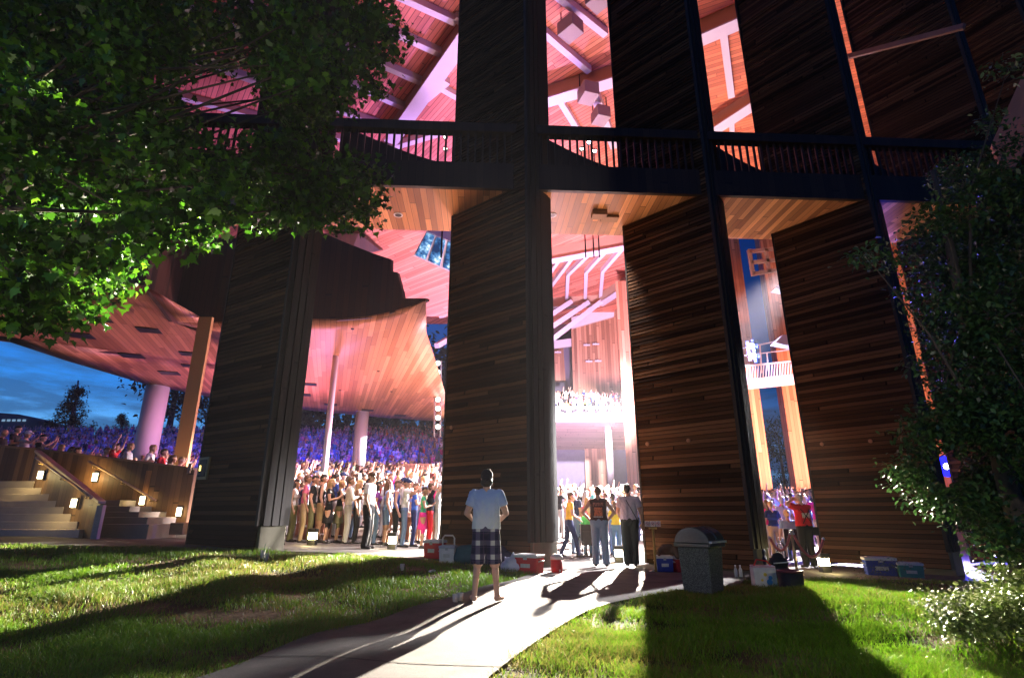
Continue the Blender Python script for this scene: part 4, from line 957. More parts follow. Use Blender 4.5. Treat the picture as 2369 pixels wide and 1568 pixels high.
def shirt_parts(J, length=.90, slack=.018, sleeve=.6, flare=.0):
    ln = J['lean']; sw = lambda z: ln * (z - .93); ft = J['fat']
    ps = [cap_((-.06, sw(length), length + .02), (-.06, sw(1.3), 1.32), .122 + slack + ft + flare, .112 + slack, fy=.80, flat0=True),
          cap_((.06, sw(length), length + .02), (.06, sw(1.3), 1.32), .122 + slack + ft + flare, .112 + slack, fy=.80, flat0=True),
          cap_((-.10, sw(1.385), 1.385), (.10, sw(1.385), 1.385), .085 + slack, .085 + slack, fy=.9),
          cap_((-.15, sw(1.43), 1.425), (-.03, sw(1.44), 1.455), .062 + slack * .7, .052 + slack), cap_((.15, sw(1.43), 1.425), (.03, sw(1.44), 1.455), .062 + slack * .7, .052 + slack)]
    if sleeve > 0:
        for s, sd in ((1, 'r'), (-1, 'l')):
            S = Vector((J['sh'][0] * s, sw(1.435), J['sh'][2])); E = Vector(J[sd + 'elb']); q = S.lerp(E, min(sleeve, 1))
            ps.append(cap_(tuple(S), tuple(q), .060 + slack, .056 + slack, flat1=True))
            if sleeve > 1: Wr = Vector(J[sd + 'wri']); ps.append(cap_(tuple(E), tuple(E.lerp(Wr, .95)), .052 + slack * .6, .036 + slack * .5))
    return ps
def legs_parts(J, to='ankle', slack=.014, k=1.0):
    ps = [cap_((-.07, 0, .955), (.07, 0, .955), .122 + slack + J['fat'] * .6, .122 + slack + J['fat'] * .6, fy=.88)]
    for s, sd in ((1, 'r'), (-1, 'l')):
        Hp = Vector((J['hip'][0] * s, 0, J['hip'][2])); K = Vector(J[sd + 'knee']) if J[sd + 'knee'] else Vector((J['knee'][0] * s, J['knee'][1], J['knee'][2]))
        A = Vector(J[sd + 'ankle']) if J[sd + 'ankle'] else Vector((J['ankle'][0] * s, J['ankle'][1], J['ankle'][2]))
        if to == 'knee': ps.append(cap_(tuple(Hp + Vector((0, 0, -.02))), tuple(Hp.lerp(K, k)), .100 + slack, .094 + slack, flat1=True))
        else: ps.append(cap_(tuple(Hp), tuple(K), .098 + slack, .072 + slack)); ps.append(cap_(tuple(K), tuple(A + Vector((0, 0, -.03))), .072 + slack, .062 + slack, flat1=True))
    return ps
def obj_stripe_mat(name, fn):
    m, n, b = newmat(name); tcn = nd(n, 'ShaderNodeTexCoord'); sp = nd(n, 'ShaderNodeSeparateXYZ', i_0=tcn.outputs['Object']); fn(n, b, sp.outputs)
    b.inputs['Roughness'].default_value = .85; b.inputs['Specular IOR Level'].default_value = .15; return m
def plaid(n, b, xyz):
    def band(s, per, off, wd): return mth(n, 'LESS_THAN', mth(n, 'FRACT', mth(n, 'ADD', mth(n, 'DIVIDE', s, per), off)), wd)
    hz = band(xyz[2], .185, .02, .36); vx = band(xyz[0], .21, .66, .30)
    tot = mth(n, 'ADD', hz, vx); th = band(xyz[2], .0925, .3, .06); tv = band(xyz[0], .105, .3, .07)
    c = ramp(n, mth(n, 'MULTIPLY', tot, .5), [(0.0, (.012, .014, .045)), (0.45, (.075, .07, .12)), (0.9, (.50, .50, .48))], 'CONSTANT')
    c = mix(n, mth(n, 'MULTIPLY', mth(n, 'MAXIMUM', th, tv), .5), c, (.10, .06, .14, 1))
    n.links.new(c, b.inputs['Base Color'])
def polo(n, b, xyz):
    no = nd(n, 'ShaderNodeTexNoise', i_Scale=7.0, i_Detail=4.0).outputs[0]
    c = ramp(n, mth(n, 'DIVIDE', mth(n, 'SUBTRACT', mth(n, 'ADD', xyz[2], mth(n, 'MULTIPLY', no, .14)), .95), .62), [(0.30, (.60, .64, .66)), (0.85, (.26, .38, .66))])
    n.links.new(c, b.inputs['Base Color']); bp = nd(n, 'ShaderNodeBump', i_Strength=.5, i_Distance=.02, i_Height=no); n.links.new(bp.outputs[0], b.inputs['Normal'])
def decal(parent, target_me, name, mat, c, w, h, d, out=.006, nx=8, nz=8, shape=None):
    """thin printed patch that follows the cloth: grid cast along d onto the garment (own coordinates)"""
    bm = bmesh.new(); bm.from_mesh(target_me); bv = BVHTree.FromBMesh(bm); bm.free()
    d = Vector(d).normalized(); c = Vector(c); side = d.cross(Vector((0, 0, 1))).normalized(); mb = MB(); idx = {}
    for i in range(nx + 1):
        for j in range(nz + 1):
            p = c + side * (i / nx - .5) * w + Vector((0, 0, (j / nz - .5) * h)); hit = bv.ray_cast(p - d * .6, d)
            if hit[0] is None: continue
            idx[i, j] = len(mb.v); mb.v.append(tuple(hit[0] - d * out))
    for i in range(nx):
        for j in range(nz):
            if all(k in idx for k in ((i, j), (i + 1, j), (i + 1, j + 1), (i, j + 1))) and (shape is None or shape((i + .5) / nx, (j + .5) / nz)):
                mb.f.append((idx[i, j], idx[i + 1, j], idx[i + 1, j + 1], idx[i, j + 1])); mb.m.append(0); mb.sm.append(True)
    o = bpy.data.objects.new(name, mb.mesh(name, mat)); COL.objects.link(o); o.parent = parent; return o
def std(sk, sh, pt, hr, so=None, ex=None): return [sk, sh, pt, hr, so or SHOEM, ex or sh]
def foot_at(px, py, zz=None):
    p = G(px, py, 0.0)
    for _ in range(6): p = G(px, py, (gz(p.x, p.y) + .03))
    return p
# the bystander in plaid shorts, seen from behind on the path
p = foot_at(1122, 1392); p.z = path_z(p.x, p.y) + .0
J = skeleton(relb=(.285, .02, 1.17), rwri=(.20, .17, 1.08), rhand=(-.5, .6, .1), lelb=(-.285, .02, 1.17), lwri=(-.20, .17, 1.06), lhand=(.5, .6, .1), rknee=(.125, .03, .5), rankle=(.165, -.01, .085), lknee=(-.12, .03, .5), lankle=(-.15, -.03, .085), legs='shorts', shoe=False, look=-.35, sleeve=.5, rfoot=(.06, .14, 0), lfoot=(-.05, .15, 0))
pm = obj_stripe_mat('plaid_cloth', plaid); po = obj_stripe_mat('polo_cloth', polo)
HB = plain('cap_cloth', (.012, .012, .014), .8, .2)
him = person(J, p, yaw_to(.05, 1), std(SKM[0], po, pm, HRM['dark']), 'barefoot person in pale polo shirt, dark cap and plaid knee shorts standing on the path', height=1.66, voxel=.009, fingers=True, clothing=[
    ('shirt', shirt_parts(J, .93, .016, .62, .012), po, .012), ('shorts', legs_parts(J, 'knee', .009, 1.02), pm, .012),
    ('hair', [cap_((0, -.02, 1.64), (0, -.02, 1.575), .078, .055), cap_((.03, -.035, 1.6), (-.03, -.035, 1.6), .06, .06)], HRM['dark'], .012),
    ('cap', [cap_((.0, -.005, 1.70), (0, .04, 1.705), .099, .094, fx=.95), cap_((0, -.09, 1.665), (.0, -.15, 1.635), .05, .03, fx=1.5, fy=1)], HB, .012)])
mb = MB(); mb.tube([(.03, -.104, 1.672), (.0, -.110, 1.668), (-.03, -.104, 1.672)], .008, 8); b_ = mb.build('cap_strap', plain('strap_tan', (.5, .45, .35), .6), him, world=False)
# the usher in white shirt and dark trousers, on the plaza, looking back
p = P(846, 1268, 14.3); p.z = gz(p.x, p.y) + .022
J = skeleton(look=.45, relb=(.24, .0, 1.15), rwri=(.235, .10, .92), lelb=(-.24, .0, 1.15), lwri=(-.22, .12, .93), sleeve=.6, hair='bald', rknee=(.1, .04, .5))
ush = person(J, p, yaw_to(.80, -.10), std(SKM[0], C_('white'), C_('black'), HRM['brown']), 'person in white short-sleeved shirt and dark trousers standing alone on the lit plaza', height=1.80, voxel=.009, fingers=True, clothing=[
    ('shirt', shirt_parts(J, .97, .014, .66), C_('white'), .012), ('trousers', legs_parts(J, 'ankle', .012), C_('black'), .012), ('hair', hair_parts(J), HRM['brown'], .011)])
def eyes(o, J):
    lk = J['look']; F = Vector((math.sin(lk), math.cos(lk), 0)); Rr = Vector((F.y, -F.x, 0)); hy = J['head'][1] + J['lean'] * .715; H = Vector((J['head'][0], hy, J['head'][2])); em = plain('eye_dark', (.02, .015, .012), .2)
    for s in (-1, 1):
        mb = MB(); mb.ball(tuple(H + F * .083 + Rr * s * .032 + Vector((0, 0, .012))), .012, 8, 6); mb.build('eye', em, o, world=False)
    mb = MB(); c = H + F * .101 + Vector((0, 0, -.052)); mb.tube([c - Rr * .022 - F * .006, c, c + Rr * .022 - F * .006], .006, 6); mb.build('mouth', plain('lip', (.30, .11, .09), .4), o, world=False)
eyes(ush, J)
# two men on the path with their backs to us
p = foot_at(1390, 1311); p.z = path_z(p.x, p.y)
J = skeleton(relb=(.36, -.06, 1.18), rwri=(.20, .06, 1.0), rhand=(-.6, .3, -.3), lelb=(-.37, -.06, 1.18), lwri=(-.21, .06, 1.0), lhand=(.6, .3, -.3), sleeve=0, hair='bald', fat=.018, rknee=(.11, .03, .5), rankle=(.13, 0, .085), lankle=(-.11, -.02, .085))
vest = cloth('vest', (.045, .018, .016), .85)
man = person(J, p, yaw_to(.22, 1), std(SKM[0], vest, C_('denim'), HRM['brown']), 'person with hands on hips in dark sleeveless printed vest and jeans on the bright path', height=1.76, voxel=.009, fingers=True, clothing=[
    ('vest', shirt_parts(J, .96, .014, 0), vest, .012), ('jeans', legs_parts(J, 'ankle', .016), cloth('washed denim', (.20, .27, .38), .9, .25, 5), .012), ('hair', hair_parts(J, .002), HRM['brown'], .011)])
vm = [c for c in man.children if c.name.startswith('vest')][0]
orange = plain('print_orange', (.55, .13, .05), .8, .3, 30)
rngd = random.Random(3)
decal(vm, vm.data, 'back_print', orange, (.0, -.1, 1.20), .19, .19, (0, 1, 0), .012, 12, 12, lambda u, v: rngd.random() > .12)
decal(vm, vm.data, 'back_lettering', plain('print_pink', (.62, .22, .16), .8), (.0, -.1, 1.365), .24, .075, (0, 1, 0), .012, 30, 6, lambda u, v: (int(u * 30) % 4 != 3) and (rngd.random() > .25) and not (1 <= int(v * 6) <= 3 and int(u * 30) % 4 == 1))
decal(vm, vm.data, 'back_lettering', plain('print_white', (.6, .5, .46), .8), (.0, -.1, 1.085), .22, .02, (0, 1, 0), .012, 24, 1, lambda u, v: int(u * 24) % 4 != 3)
p = foot_at(1462, 1311); p.z = path_z(p.x, p.y)
J = skeleton(relb=(.26, -.02, 1.15), rwri=(.285, .07, .92), lelb=(-.25, .02, 1.15), lwri=(-.16, .14, .97), sleeve=.6, hair='bald', lean=.0, head=(-.015, .035, 1.645), rknee=(.09, .02, .5), rankle=(.08, 0, .085), lankle=(-.09, -.03, .085))
shirt_p = cloth('pale mauve', (.42, .36, .40), .85, .2, 6); trs = cloth('dark olive', (.022, .026, .018), .85)
man2 = person(J, p, yaw_to(.15, 1), std(SKM[1], shirt_p, trs, HRM['dark']), 'taller person in untucked pale shirt with a strap across the back, on the path', height=1.83, voxel=.009, fingers=True, clothing=[
    ('shirt', shirt_parts(J, .92, .018, .62, .008), shirt_p, .012), ('trousers', legs_parts(J, 'ankle', .018), trs, .012), ('hair', hair_parts(J, .001), HRM['dark'], .011)])
sm = [c for c in man2.children if c.name.startswith('shirt')][0]
decal(man2, sm.data, 'shoulder_strap', C_('black'), (.06, -.1, 1.2), .24, .46, (0, 1, 0), .012, 36, 36, lambda u, v: abs(u - (1 - v)) < .05)
mb = MB(); mb.box((.19, .0, .98), (.05, .1, .13)); mb.build('belt_pouch', C_('black'), man2, .01, world=False)
# the person in red with cameras slung on the back, hands up to the face
p = foot_at(1874, 1312); p.z = gz(p.x, p.y) + .022
J = skeleton(relb=(.28, .20, 1.40), rwri=(.10, .20, 1.60), rhand=(-.3, .0, .4), lelb=(-.36, .06, 1.52), lwri=(-.14, .17, 1.62), lhand=(.5, .1, .1), sleeve=.6, hair='bald', fat=.02, lean=.02)
red = person(J, p, yaw_to(-.15, 1), std(SKM[0], C_('red'), C_('black'), HRM['grey']), 'person in bright red shirt and black trousers with hands at the face behind ropes', height=1.74, voxel=.009, fingers=True, clothing=[
    ('shirt', shirt_parts(J, .96, .02, .65), C_('red'), .012), ('trousers', legs_parts(J, 'ankle', .014), C_('black'), .012), ('hair', hair_parts(J, .0), HRM['grey'], .011)])
sm = [c for c in red.children if c.name.startswith('shirt')][0]
lw = plain('print_cream', (.75, .60, .48), .8)
decal(sm, sm.data, 'back_lettering', lw, (.02, -.1, 1.24), .22, .12, (0, 1, 0), .012, 22, 8, lambda u, v: [1, 1, 0, 1, 1, 1, 1, 0, 0, 1, 1, 0, 1, 1, 0, 0, 1, 1, 1, 0, 1, 1][int(u * 22)] or (.35 < v < .6))
for s in (-1, 1): decal(red, sm.data, 'camera_strap', C_('black'), (.02, -.1, 1.22), .26, .36, (0, 1, 0), .016, 30, 30, lambda u, v, s=s: abs((u - .5) * s - (v - .5)) < .045)
mb = MB(); mb.box((.25, .0, .86), (.16, .18, .2)); mb.tube([(.25, .1, .84), (.25, .2, .80)], .05, 12); mb.build('camera_bag', C_('black'), red, .02, world=False)
# walkers and standing people in the second bay
def simple(px, py, yaw, sk, shc, ptc, hrc, label, h=1.74, vox=.014, so=None, ex=None, plaza=True, **k):
    p = foot_at(px, py); p.z = gz(p.x, p.y) + .022 if p.y < 16.4 else gz(p.x, p.y) + .0
    J = skeleton(**k); return person(J, p, yaw, std(sk, C_(shc), C_(ptc), HRM[hrc], so, ex), label, height=h, voxel=vox)
stand = yaw_to(.35, 1)
simple(1318, 1290, yaw_to(1, .15), SKM[0], 'yellow', 'navy', 'brown', 'person in yellow-orange shirt and dark trousers stepping past the second dark fin', 1.72, rwri=(.25, .2, 1.05), relb=(.25, .05, 1.16), lwri=(-.22, .26, 1.1), lelb=(-.25, .08, 1.17), rknee=(.1, .16, .52), rankle=(.1, .22, .1), lknee=(-.1, -.05, .5), lankle=(-.1, -.24, .11), lean=.08)
simple(1333, 1282, yaw_to(.7, .6), SKM[0], 'navy', 'denim', 'grey', 'person in dark top and jeans with a cap just behind the yellow-shirted walker', 1.8, hair='cap', ex=C_('pale grey'))
simple(1424, 1283, stand, SKM[1], 'light blue', 'denim', 'dark', 'person in pale blue top and dark cap left of the taller man on the path', 1.72, hair='cap', ex=C_('black'))
simple(1362, 1284, stand, SKM[0], 'pink', 'denim', 'blond', 'fair-haired person in pink top standing behind the wheelchair', 1.62, hair='long', female=True)
simple(1407, 1280, stand, SKM[0], 'black', 'denim', 'brown', 'person in black top seen between the two men on the path', 1.75)
simple(1445, 1276, stand, SKM[0], 'white', 'tan', 'blond', 'blond person in white top beyond the taller man on the path', 1.7, hair='long', female=True)
q = foot_at(1426, 1286); simple(1428, 1287, yaw_to(.3, 1), SKM[0], 'yellow', 'denim', 'brown', 'small person in yellow printed shirt and jeans right of the man with hands on hips', 1.52, female=True, hair='long')
# third bay
simple(1800, 1296, yaw_to(.1, 1), SKM[0], 'navy', 'tan', 'blond', 'blond person in blue patterned top standing left of the rope post', 1.62, female=True, sleeve=.6)
simple(1790, 1293, yaw_to(.2, 1), SKM[0], 'magenta', 'pale grey', 'brown', 'person in magenta top half hidden by the third dark fin', 1.66, female=True, hair='long')
simple(1828, 1291, yaw_to(.2, 1), SKM[0], 'white', 'tan', 'grey', 'person in white shirt standing just left of the person in red', 1.74, fat=.02)
# bare leg behind the left dark fin: someone standing on the plaza in shorts and sandals
pp_ = P(636, 1250, 15.2); J = skeleton(legs='shorts'); person(J, (pp_.x, 15.2, gz(pp_.x, 15.2) + .022), yaw_to(1, .25), std(SKM[1], C_('light blue'), C_('denim'), HRM['brown']), 'person in denim shorts and sandals almost hidden behind the left dark fin', height=1.74, voxel=.014)
# first bay, front row of the audience: (px of feet, py, colours ...)
front = [
 (676, 1246, 'pale grey', 'olive', 'dark', 'long', 'trousers', True, 'woman-height person in loose pale top at the left end of the front row', 'down', 0, 1.66),
 (700, 1243, 'pink', 'tan', 'brown', 'short', 'trousers', False, 'person in pink shirt and tan trousers in the front row', 'down', .6, 1.78),
 (718, 1243, 'black', 'olive', 'dark', 'short', 'trousers', False, 'person in black shirt between the pink shirt and the black tank top', 'down', .6, 1.78),
 (738, 1240, 'black', 'tan', 'dark', 'short', 'shorts', False, 'person in black tank top and tan shorts in the front row', 'down', 0, 1.82),
 (758, 1240, 'black', 'black', 'blond', 'long', 'skirt', True, 'blond person in black dress with one hand lifted', 'clap', .4, 1.70),
 (782, 1241, 'black', 'olive', 'blond', 'short', 'skirt', True, 'person in strapless black top and grey skirt with bare shoulders', 'clap', 0, 1.68),
 (803, 1240, 'white', 'pale grey', 'brown', 'short', 'trousers', False, 'person in white shirt and pale trousers clapping beside the grey skirt', 'clap', 1, 1.78),
 (824, 1239, 'brown', 'black', 'blond', 'long', 'trousers', True, 'long-haired person in dark brown top left of the usher', 'down', .5, 1.70),
 (869, 1246, 'purple', 'denim', 'dark', 'long', 'trousers', True, 'dark-haired person in purple top and jeans right behind the usher', 'down', .5, 1.68),
 (892, 1248, 'light blue', 'denim', 'brown', 'long', 'shorts', True, 'curly-haired person in striped pale top and denim shorts in the front row', 'down', 0, 1.72),
 (914, 1246, 'blue', 'black', 'brown', 'short', 'trousers', False, 'person in deep blue vest top just left of the man filming', 'down', 0, 1.74),
 (934, 1252, 'white', 'denim', 'brown', 'cap', 'trousers', False, 'person in white shirt and cap holding up a phone with both hands', 'phone', .55, 1.80),
 (957, 1246, 'blue', 'navy', 'brown', 'short', 'trousers', False, 'person in blue and white top and navy trousers right of the man filming', 'clap', .55, 1.72),
 (978, 1244, 'green', 'magenta', 'dark', 'short', 'skirt', True, 'person in green top and bright pink skirt clapping', 'clap', .3, 1.62),
 (993, 1242, 'black', 'red', 'brown', 'short', 'trousers', False, 'person in black shirt and red trousers right of the green top', 'up', .6, 1.74),
 (1010, 1240, 'pale grey', 'pale grey', 'grey', 'short', 'trousers', False, 'person in pale clothes at the right end of the front row, arm lifted', 'one', .6, 1.74)]
ARMS = {'down': {}, 'clap': dict(relb=(.24, .06, 1.17), rwri=(.05, .27, 1.24), rhand=(-.2, .5, .5), lelb=(-.24, .06, 1.17), lwri=(-.05, .27, 1.24), lhand=(.2, .5, .5)),
        'up': dict(relb=(.30, .10, 1.66), rwri=(.26, .16, 1.90), lelb=(-.30, .10, 1.66), lwri=(-.26, .16, 1.90)), 'one': dict(relb=(.27, .12, 1.62), rwri=(.22, .2, 1.86)),
        'phone': dict(relb=(.20, .24, 1.38), rwri=(.07, .40, 1.56), rhand=(-.1, .2, 1), lelb=(-.20, .24, 1.38), lwri=(-.07, .40, 1.56), lhand=(.1, .2, 1)),
        'hips': dict(relb=(.36, -.06, 1.18), rwri=(.20, .05, 1.02), rhand=(-.6, .2, -.2), lelb=(-.36, -.06, 1.18), lwri=(-.2, .05, 1.02), lhand=(.6, .2, -.2)),
        'cross': dict(relb=(.25, .05, 1.16), rwri=(-.05, .2, 1.2), rhand=(-1, .1, .1), lelb=(-.25, .05, 1.16), lwri=(.05, .22, 1.17), lhand=(1, .1, .1))}
rp = random.Random(8)
for (px, py, a, b, hc, hs, lg, fem, lab, arm, slv, hh) in front:
    yy = rp.uniform(15.9, 16.5); zz = gz(P(px, py, yy).x, yy); pp_ = P(px, 1200, yy); 
    J = skeleton(sleeve=slv, hair=hs, legs=lg, female=fem, look=rp.uniform(-.2, .5), shoe=True, **ARMS[arm])
    o = person(J, (pp_.x, yy, zz + .0), yaw_to(.97, .25 + rp.uniform(-.2, .2)), std(SKM[rp.choice((0, 0, 1))], C_(a), C_(b), HRM[hc], SHOEM, C_('navy')), lab.replace('woman-height ', ''), height=hh, voxel=.014)
# people behind the boarded wall at the left
left = [(8, 1000, 'black', 'grey', 'bald', 'clap', 'bald-headed person at the left edge behind the boarded wall'), (40, 992, 'black', 'dark', 'short', 'clap', 'person in black shirt clapping behind the boarded wall'), (62, 1004, 'pale grey', 'brown', 'cap', 'phone', 'person in white cap and grey shirt holding something up behind the boarded wall'),
        (98, 1012, 'black', 'dark', 'short', 'phone', 'person in black with both hands at the eyes behind the boarded wall'), (140, 1035, 'navy', 'blond', 'short', 'down', 'fair person low behind the boarded wall right of the one shading their eyes'), (165, 1040, 'purple', 'brown', 'long', 'down', 'brown-haired head low behind the boarded wall'), (178, 1042, 'pale grey', 'brown', 'short', 'down', 'short person in grey behind the boarded wall'),
        (246, 1042, 'white', 'brown', 'short', 'down', 'person in white just left of the red shirt with raised fists'), (266, 1033, 'red', 'dark', 'short', 'up', 'person in red shirt with both fists raised behind the boarded wall'), (300, 1032, 'pale grey', 'blond', 'short', 'cross', 'blond person in grey shirt with folded arms behind the boarded wall'),
        (352, 1036, 'white', 'blond', 'short', 'down', 'person in white shirt right of the big column behind the boarded wall'), (378, 1045, 'red', 'brown', 'short', 'down', 'person in red-pink shirt near the tan post behind the boarded wall'), (398, 1060, 'tan', 'brown', 'long', 'phone', 'small person in tan shading their eyes behind the boarded wall'), (418, 1064, 'pink', 'blond', 'short', 'phone', 'person in pink at the right end of the boarded wall')]
for (px, py, a, hc, hs, arm, lab) in left:
    yy = yf(px) + .8; pt = P(px, py, yy); zh = pt.z            # head centre height
    kw = dict(ARMS[arm]);
    J = skeleton(sleeve=.6, hair=hs, look=rp.uniform(-.2, .3), **kw)
    o = person(J, (pt.x, yy, zh - 1.66), yaw_to(1, .25), std(SKM[0], C_(a), C_('denim'), HRM[hc], SHOEM, C_('white')), lab, height=1.75, voxel=.016)
# ------------------------------------------------------------------ the audience: a few bodies, copied with other clothes
variants = []
vspec = [('down', .6, 'short', 'trousers', False), ('clap', .6, 'short', 'trousers', False), ('up', .6, 'short', 'trousers', False), ('one', .6, 'long', 'trousers', True), ('phone', .55, 'short', 'trousers', False),
         ('clap', 0, 'long', 'shorts', True), ('down', .4, 'long', 'skirt', True), ('down', .6, 'cap', 'shorts', False), ('cross', .6, 'short', 'trousers', False)]
for i, (arm, slv, hs, lg, fem) in enumerate(vspec):
    J = skeleton(sleeve=slv, hair=hs, legs=lg, female=fem, look=.1 * (i % 3 - 1), **ARMS[arm])
    me, cen, reg, _ = grow('person', parts_for(J), .02, std(SKM[0], C_('white'), C_('denim'), HRM['brown'], SHOEM, C_('navy')), 3); finish(me, reg); variants.append((me, arm, hs, fem))
ARMTXT = {'down': 'with arms down', 'clap': 'clapping', 'up': 'with both arms up', 'one': 'with one arm up', 'phone': 'holding up a phone', 'cross': 'with folded arms'}
rc = random.Random(77)
wts = ['white'] * 6 + ['pale grey'] * 4 + ['black'] * 3 + ['light blue'] * 3 + ['navy'] * 2 + ['red', 'pink', 'pink', 'green', 'yellow', 'orange', 'tan', 'purple', 'teal', 'blue', 'blue', 'magenta']
def spectator(x, y, z, yaw, label_fn, group, h=None, allow=None):
    k = rc.choice(allow or range(len(variants))); me, arm, hs, fem = variants[k]
    o = link('person', me); h = h or rc.uniform(1.58, 1.86); s = h / 1.75; o.location = (x, y, z); o.rotation_euler = (rc.uniform(-.06, .09), rc.uniform(-.07, .07), yaw + rc.uniform(-.45, .45)); o.scale = (s, s, s)
    sh = rc.choice(wts); hc = rc.choice(('dark', 'dark', 'brown', 'brown', 'blond', 'grey'))
    for sl, mt in zip(o.material_slots, (rc.choice(SKM[:2] * 3 + SKM), C_(sh), C_(rc.choice(('denim', 'navy', 'tan', 'black', 'pale grey'))), HRM[hc])): sl.link = 'OBJECT'; sl.material = mt
    tag(o, label_fn(sh, hc, arm, hs), 'person', group); return o
ORD = ['first', 'second', 'third', 'fourth', 'fifth', 'sixth', 'seventh', 'eighth', 'ninth', 'tenth', 'eleventh', 'twelfth', 'thirteenth', 'fourteenth', 'fifteenth', 'sixteenth', 'seventeenth', 'eighteenth', 'nineteenth', 'twentieth']
def art(c): return c
rows = [17.3, 18.3, 19.4, 20.6, 21.9, 23.3, 24.8, 26.6]
for ri, y in enumerate(rows):
    xa = P(652, 1100, y).x; xb = P(1032, 1100, y).x; n = int((xb - xa) / (.5 if ri < 4 else .6))
    for i in range(n):
        x = xa + (xb - xa) * (i + .5) / n + rc.uniform(-.14, .14); yy = y + rc.uniform(-.25, .25)
        spectator(x, yy, gz(x, yy), yaw_to(.95, .35), lambda sh, hc, arm, hs, i=i, ri=ri: f'{hc}-haired spectator in {sh} {ARMTXT[arm]}, {ORD[i]} from left in {ORD[ri + 1]} audience row', 'audience seen between the first two dark fins')
# second bay: people in front of the stage
for ri, y in enumerate([19.5, 21.5, 23.5, 25.5, 28, 31, 34, 38]):
    xa = P(1276, 1150, y).x; xb = P(1490, 1150, y).x; n = int((xb - xa) / (.62 if ri < 3 else .75))
    for i in range(n):
        x = xa + (xb - xa) * (i + .5) / n + rc.uniform(-.15, .15); yy = y + rc.uniform(-.4, .4)
        spectator(x, yy, gz(x, yy) + .2, yaw_to(.8, .6), lambda sh, hc, arm, hs, i=i, ri=ri: f'{hc}-haired spectator in {sh} {ARMTXT[arm]}, {ORD[i]} in {ORD[ri]} row of bleached crowd', 'bleached crowd in the middle bay')
for ri, y in enumerate([17.4, 20.6, 23]):
    xa = P(1758, 1180, y).x; xb = P(1925, 1180, y).x; n = int((xb - xa) / .62)
    for i in range(n):
        x = xa + (xb - xa) * (i + .5) / n + rc.uniform(-.15, .15); yy = y + rc.uniform(-.3, .3)
        spectator(x, yy, gz(x, yy) + .05, yaw_to(.3, 1), lambda sh, hc, arm, hs, i=i, ri=ri: f'{hc}-haired spectator in {sh} {ARMTXT[arm]}, {ORD[i]} in {ORD[ri]} row past rope post', 'crowd beyond the red ropes')
# rear balcony
for k in range(4):
    z0 = zf - .85 + k * .55; y = YB + 1.0 + k * 1.3; xa = P(1272, 920, y).x; xb = P(1478, 920, y).x; n = int((xb - xa) / .6)
    for i in range(n):
        x = xa + (xb - xa) * (i + .5) / n + rc.uniform(-.2, .2)
        spectator(x, y + rc.uniform(-.2, .2), z0, yaw_to(.4, -.9), lambda sh, hc, arm, hs, i=i, k=k: f'{hc}-haired spectator in {sh} {ARMTXT[arm]}, {ORD[i]} in balcony row {ORD[k]}', 'people on the rear balcony')
# everyone further off: one mass on the rising lawn and in the back seats
lows = []
for i, (arm, slv, hs, lg, fem) in enumerate(vspec[:7]):
    J = skeleton(sleeve=slv, hair=hs, legs=lg, female=fem, **ARMS[arm])
    me, cen, reg, _ = grow('low', parts_for(J), .05, [SKM[0]] * 6, 1, decimate=.45)
    v = np.empty(len(me.vertices) * 3); me.vertices.foreach_get('co', v); me.calc_loop_triangles(); t = np.empty(len(me.loop_triangles) * 3, np.int32); me.loop_triangles.foreach_get('vertices', t)
    pi_ = np.empty(len(me.loop_triangles), np.int32); me.loop_triangles.foreach_get('polygon_index', pi_)
    lows.append((v.reshape(-1, 3), t.reshape(-1, 3), reg[pi_])); bpy.data.meshes.remove(me)
nr_ = np.random.default_rng(4); VV = []; TT = []; CC = []; off = 0
palette = np.array([COLS[c] for c in wts]); skp = np.array([(.56, .32, .23), (.44, .24, .155), (.5, .3, .2)]); hrp = np.array([(.02, .015, .01), (.09, .045, .02), (.4, .27, .11), (.3, .3, .3)])
def add_mass(x, y, z, yaw):
    global off
    v, t, rg = lows[nr_.integers(len(lows))]; s = nr_.uniform(.9, 1.06); c, sn = math.cos(yaw), math.sin(yaw)
    w = v * s; w = np.stack([w[:, 0] * c - w[:, 1] * sn + x, w[:, 0] * sn + w[:, 1] * c + y, w[:, 2] + z], 1)
    cl = np.stack([skp[nr_.integers(3)], palette[nr_.integers(len(palette))] * nr_.uniform(.25, 1), np.array(COLS['denim']) * nr_.uniform(.3, 1.5), hrp[nr_.integers(4)], np.array((.02, .02, .02)), palette[nr_.integers(len(palette))]])
    VV.append(w); TT.append(t + off); CC.append(cl[rg]); off += len(v)
for y in np.arange(28.3, 45, 1.5):
    xa, xb = P(640, 1080, y).x, P(1035, 1080, y).x
    for x in np.arange(xa, xb, .6):
        xx = x + nr_.uniform(-.2, .2); yy = y + nr_.uniform(-.4, .4); add_mass(xx, yy, gz(xx, yy), yaw_to(.9, .3) + nr_.uniform(-.4, .4))
for y in np.arange(45, 76, 1.3):
    xa, xb = -.62 * y * 1.5, P(1035, 1000, y).x
    for x in np.arange(xa, xb, .85):
        if nr_.random() < .12: continue
        xx = x + nr_.uniform(-.3, .3); yy = y + nr_.uniform(-.4, .4); add_mass(xx, yy, gz(xx, yy), yaw_to(.75, -.6) + nr_.uniform(-.4, .4))
for y in np.arange(24, 45, 2.0):
    xa, xb = -.62 * y * 1.5, P(460, 1000, y).x
    for x in np.arange(xa, xb, .9):
        xx = x + nr_.uniform(-.3, .3); yy = y + nr_.uniform(-.4, .4); add_mass(xx, yy, gz(xx, yy) + .5, yaw_to(.9, -.1) + nr_.uniform(-.4, .4))
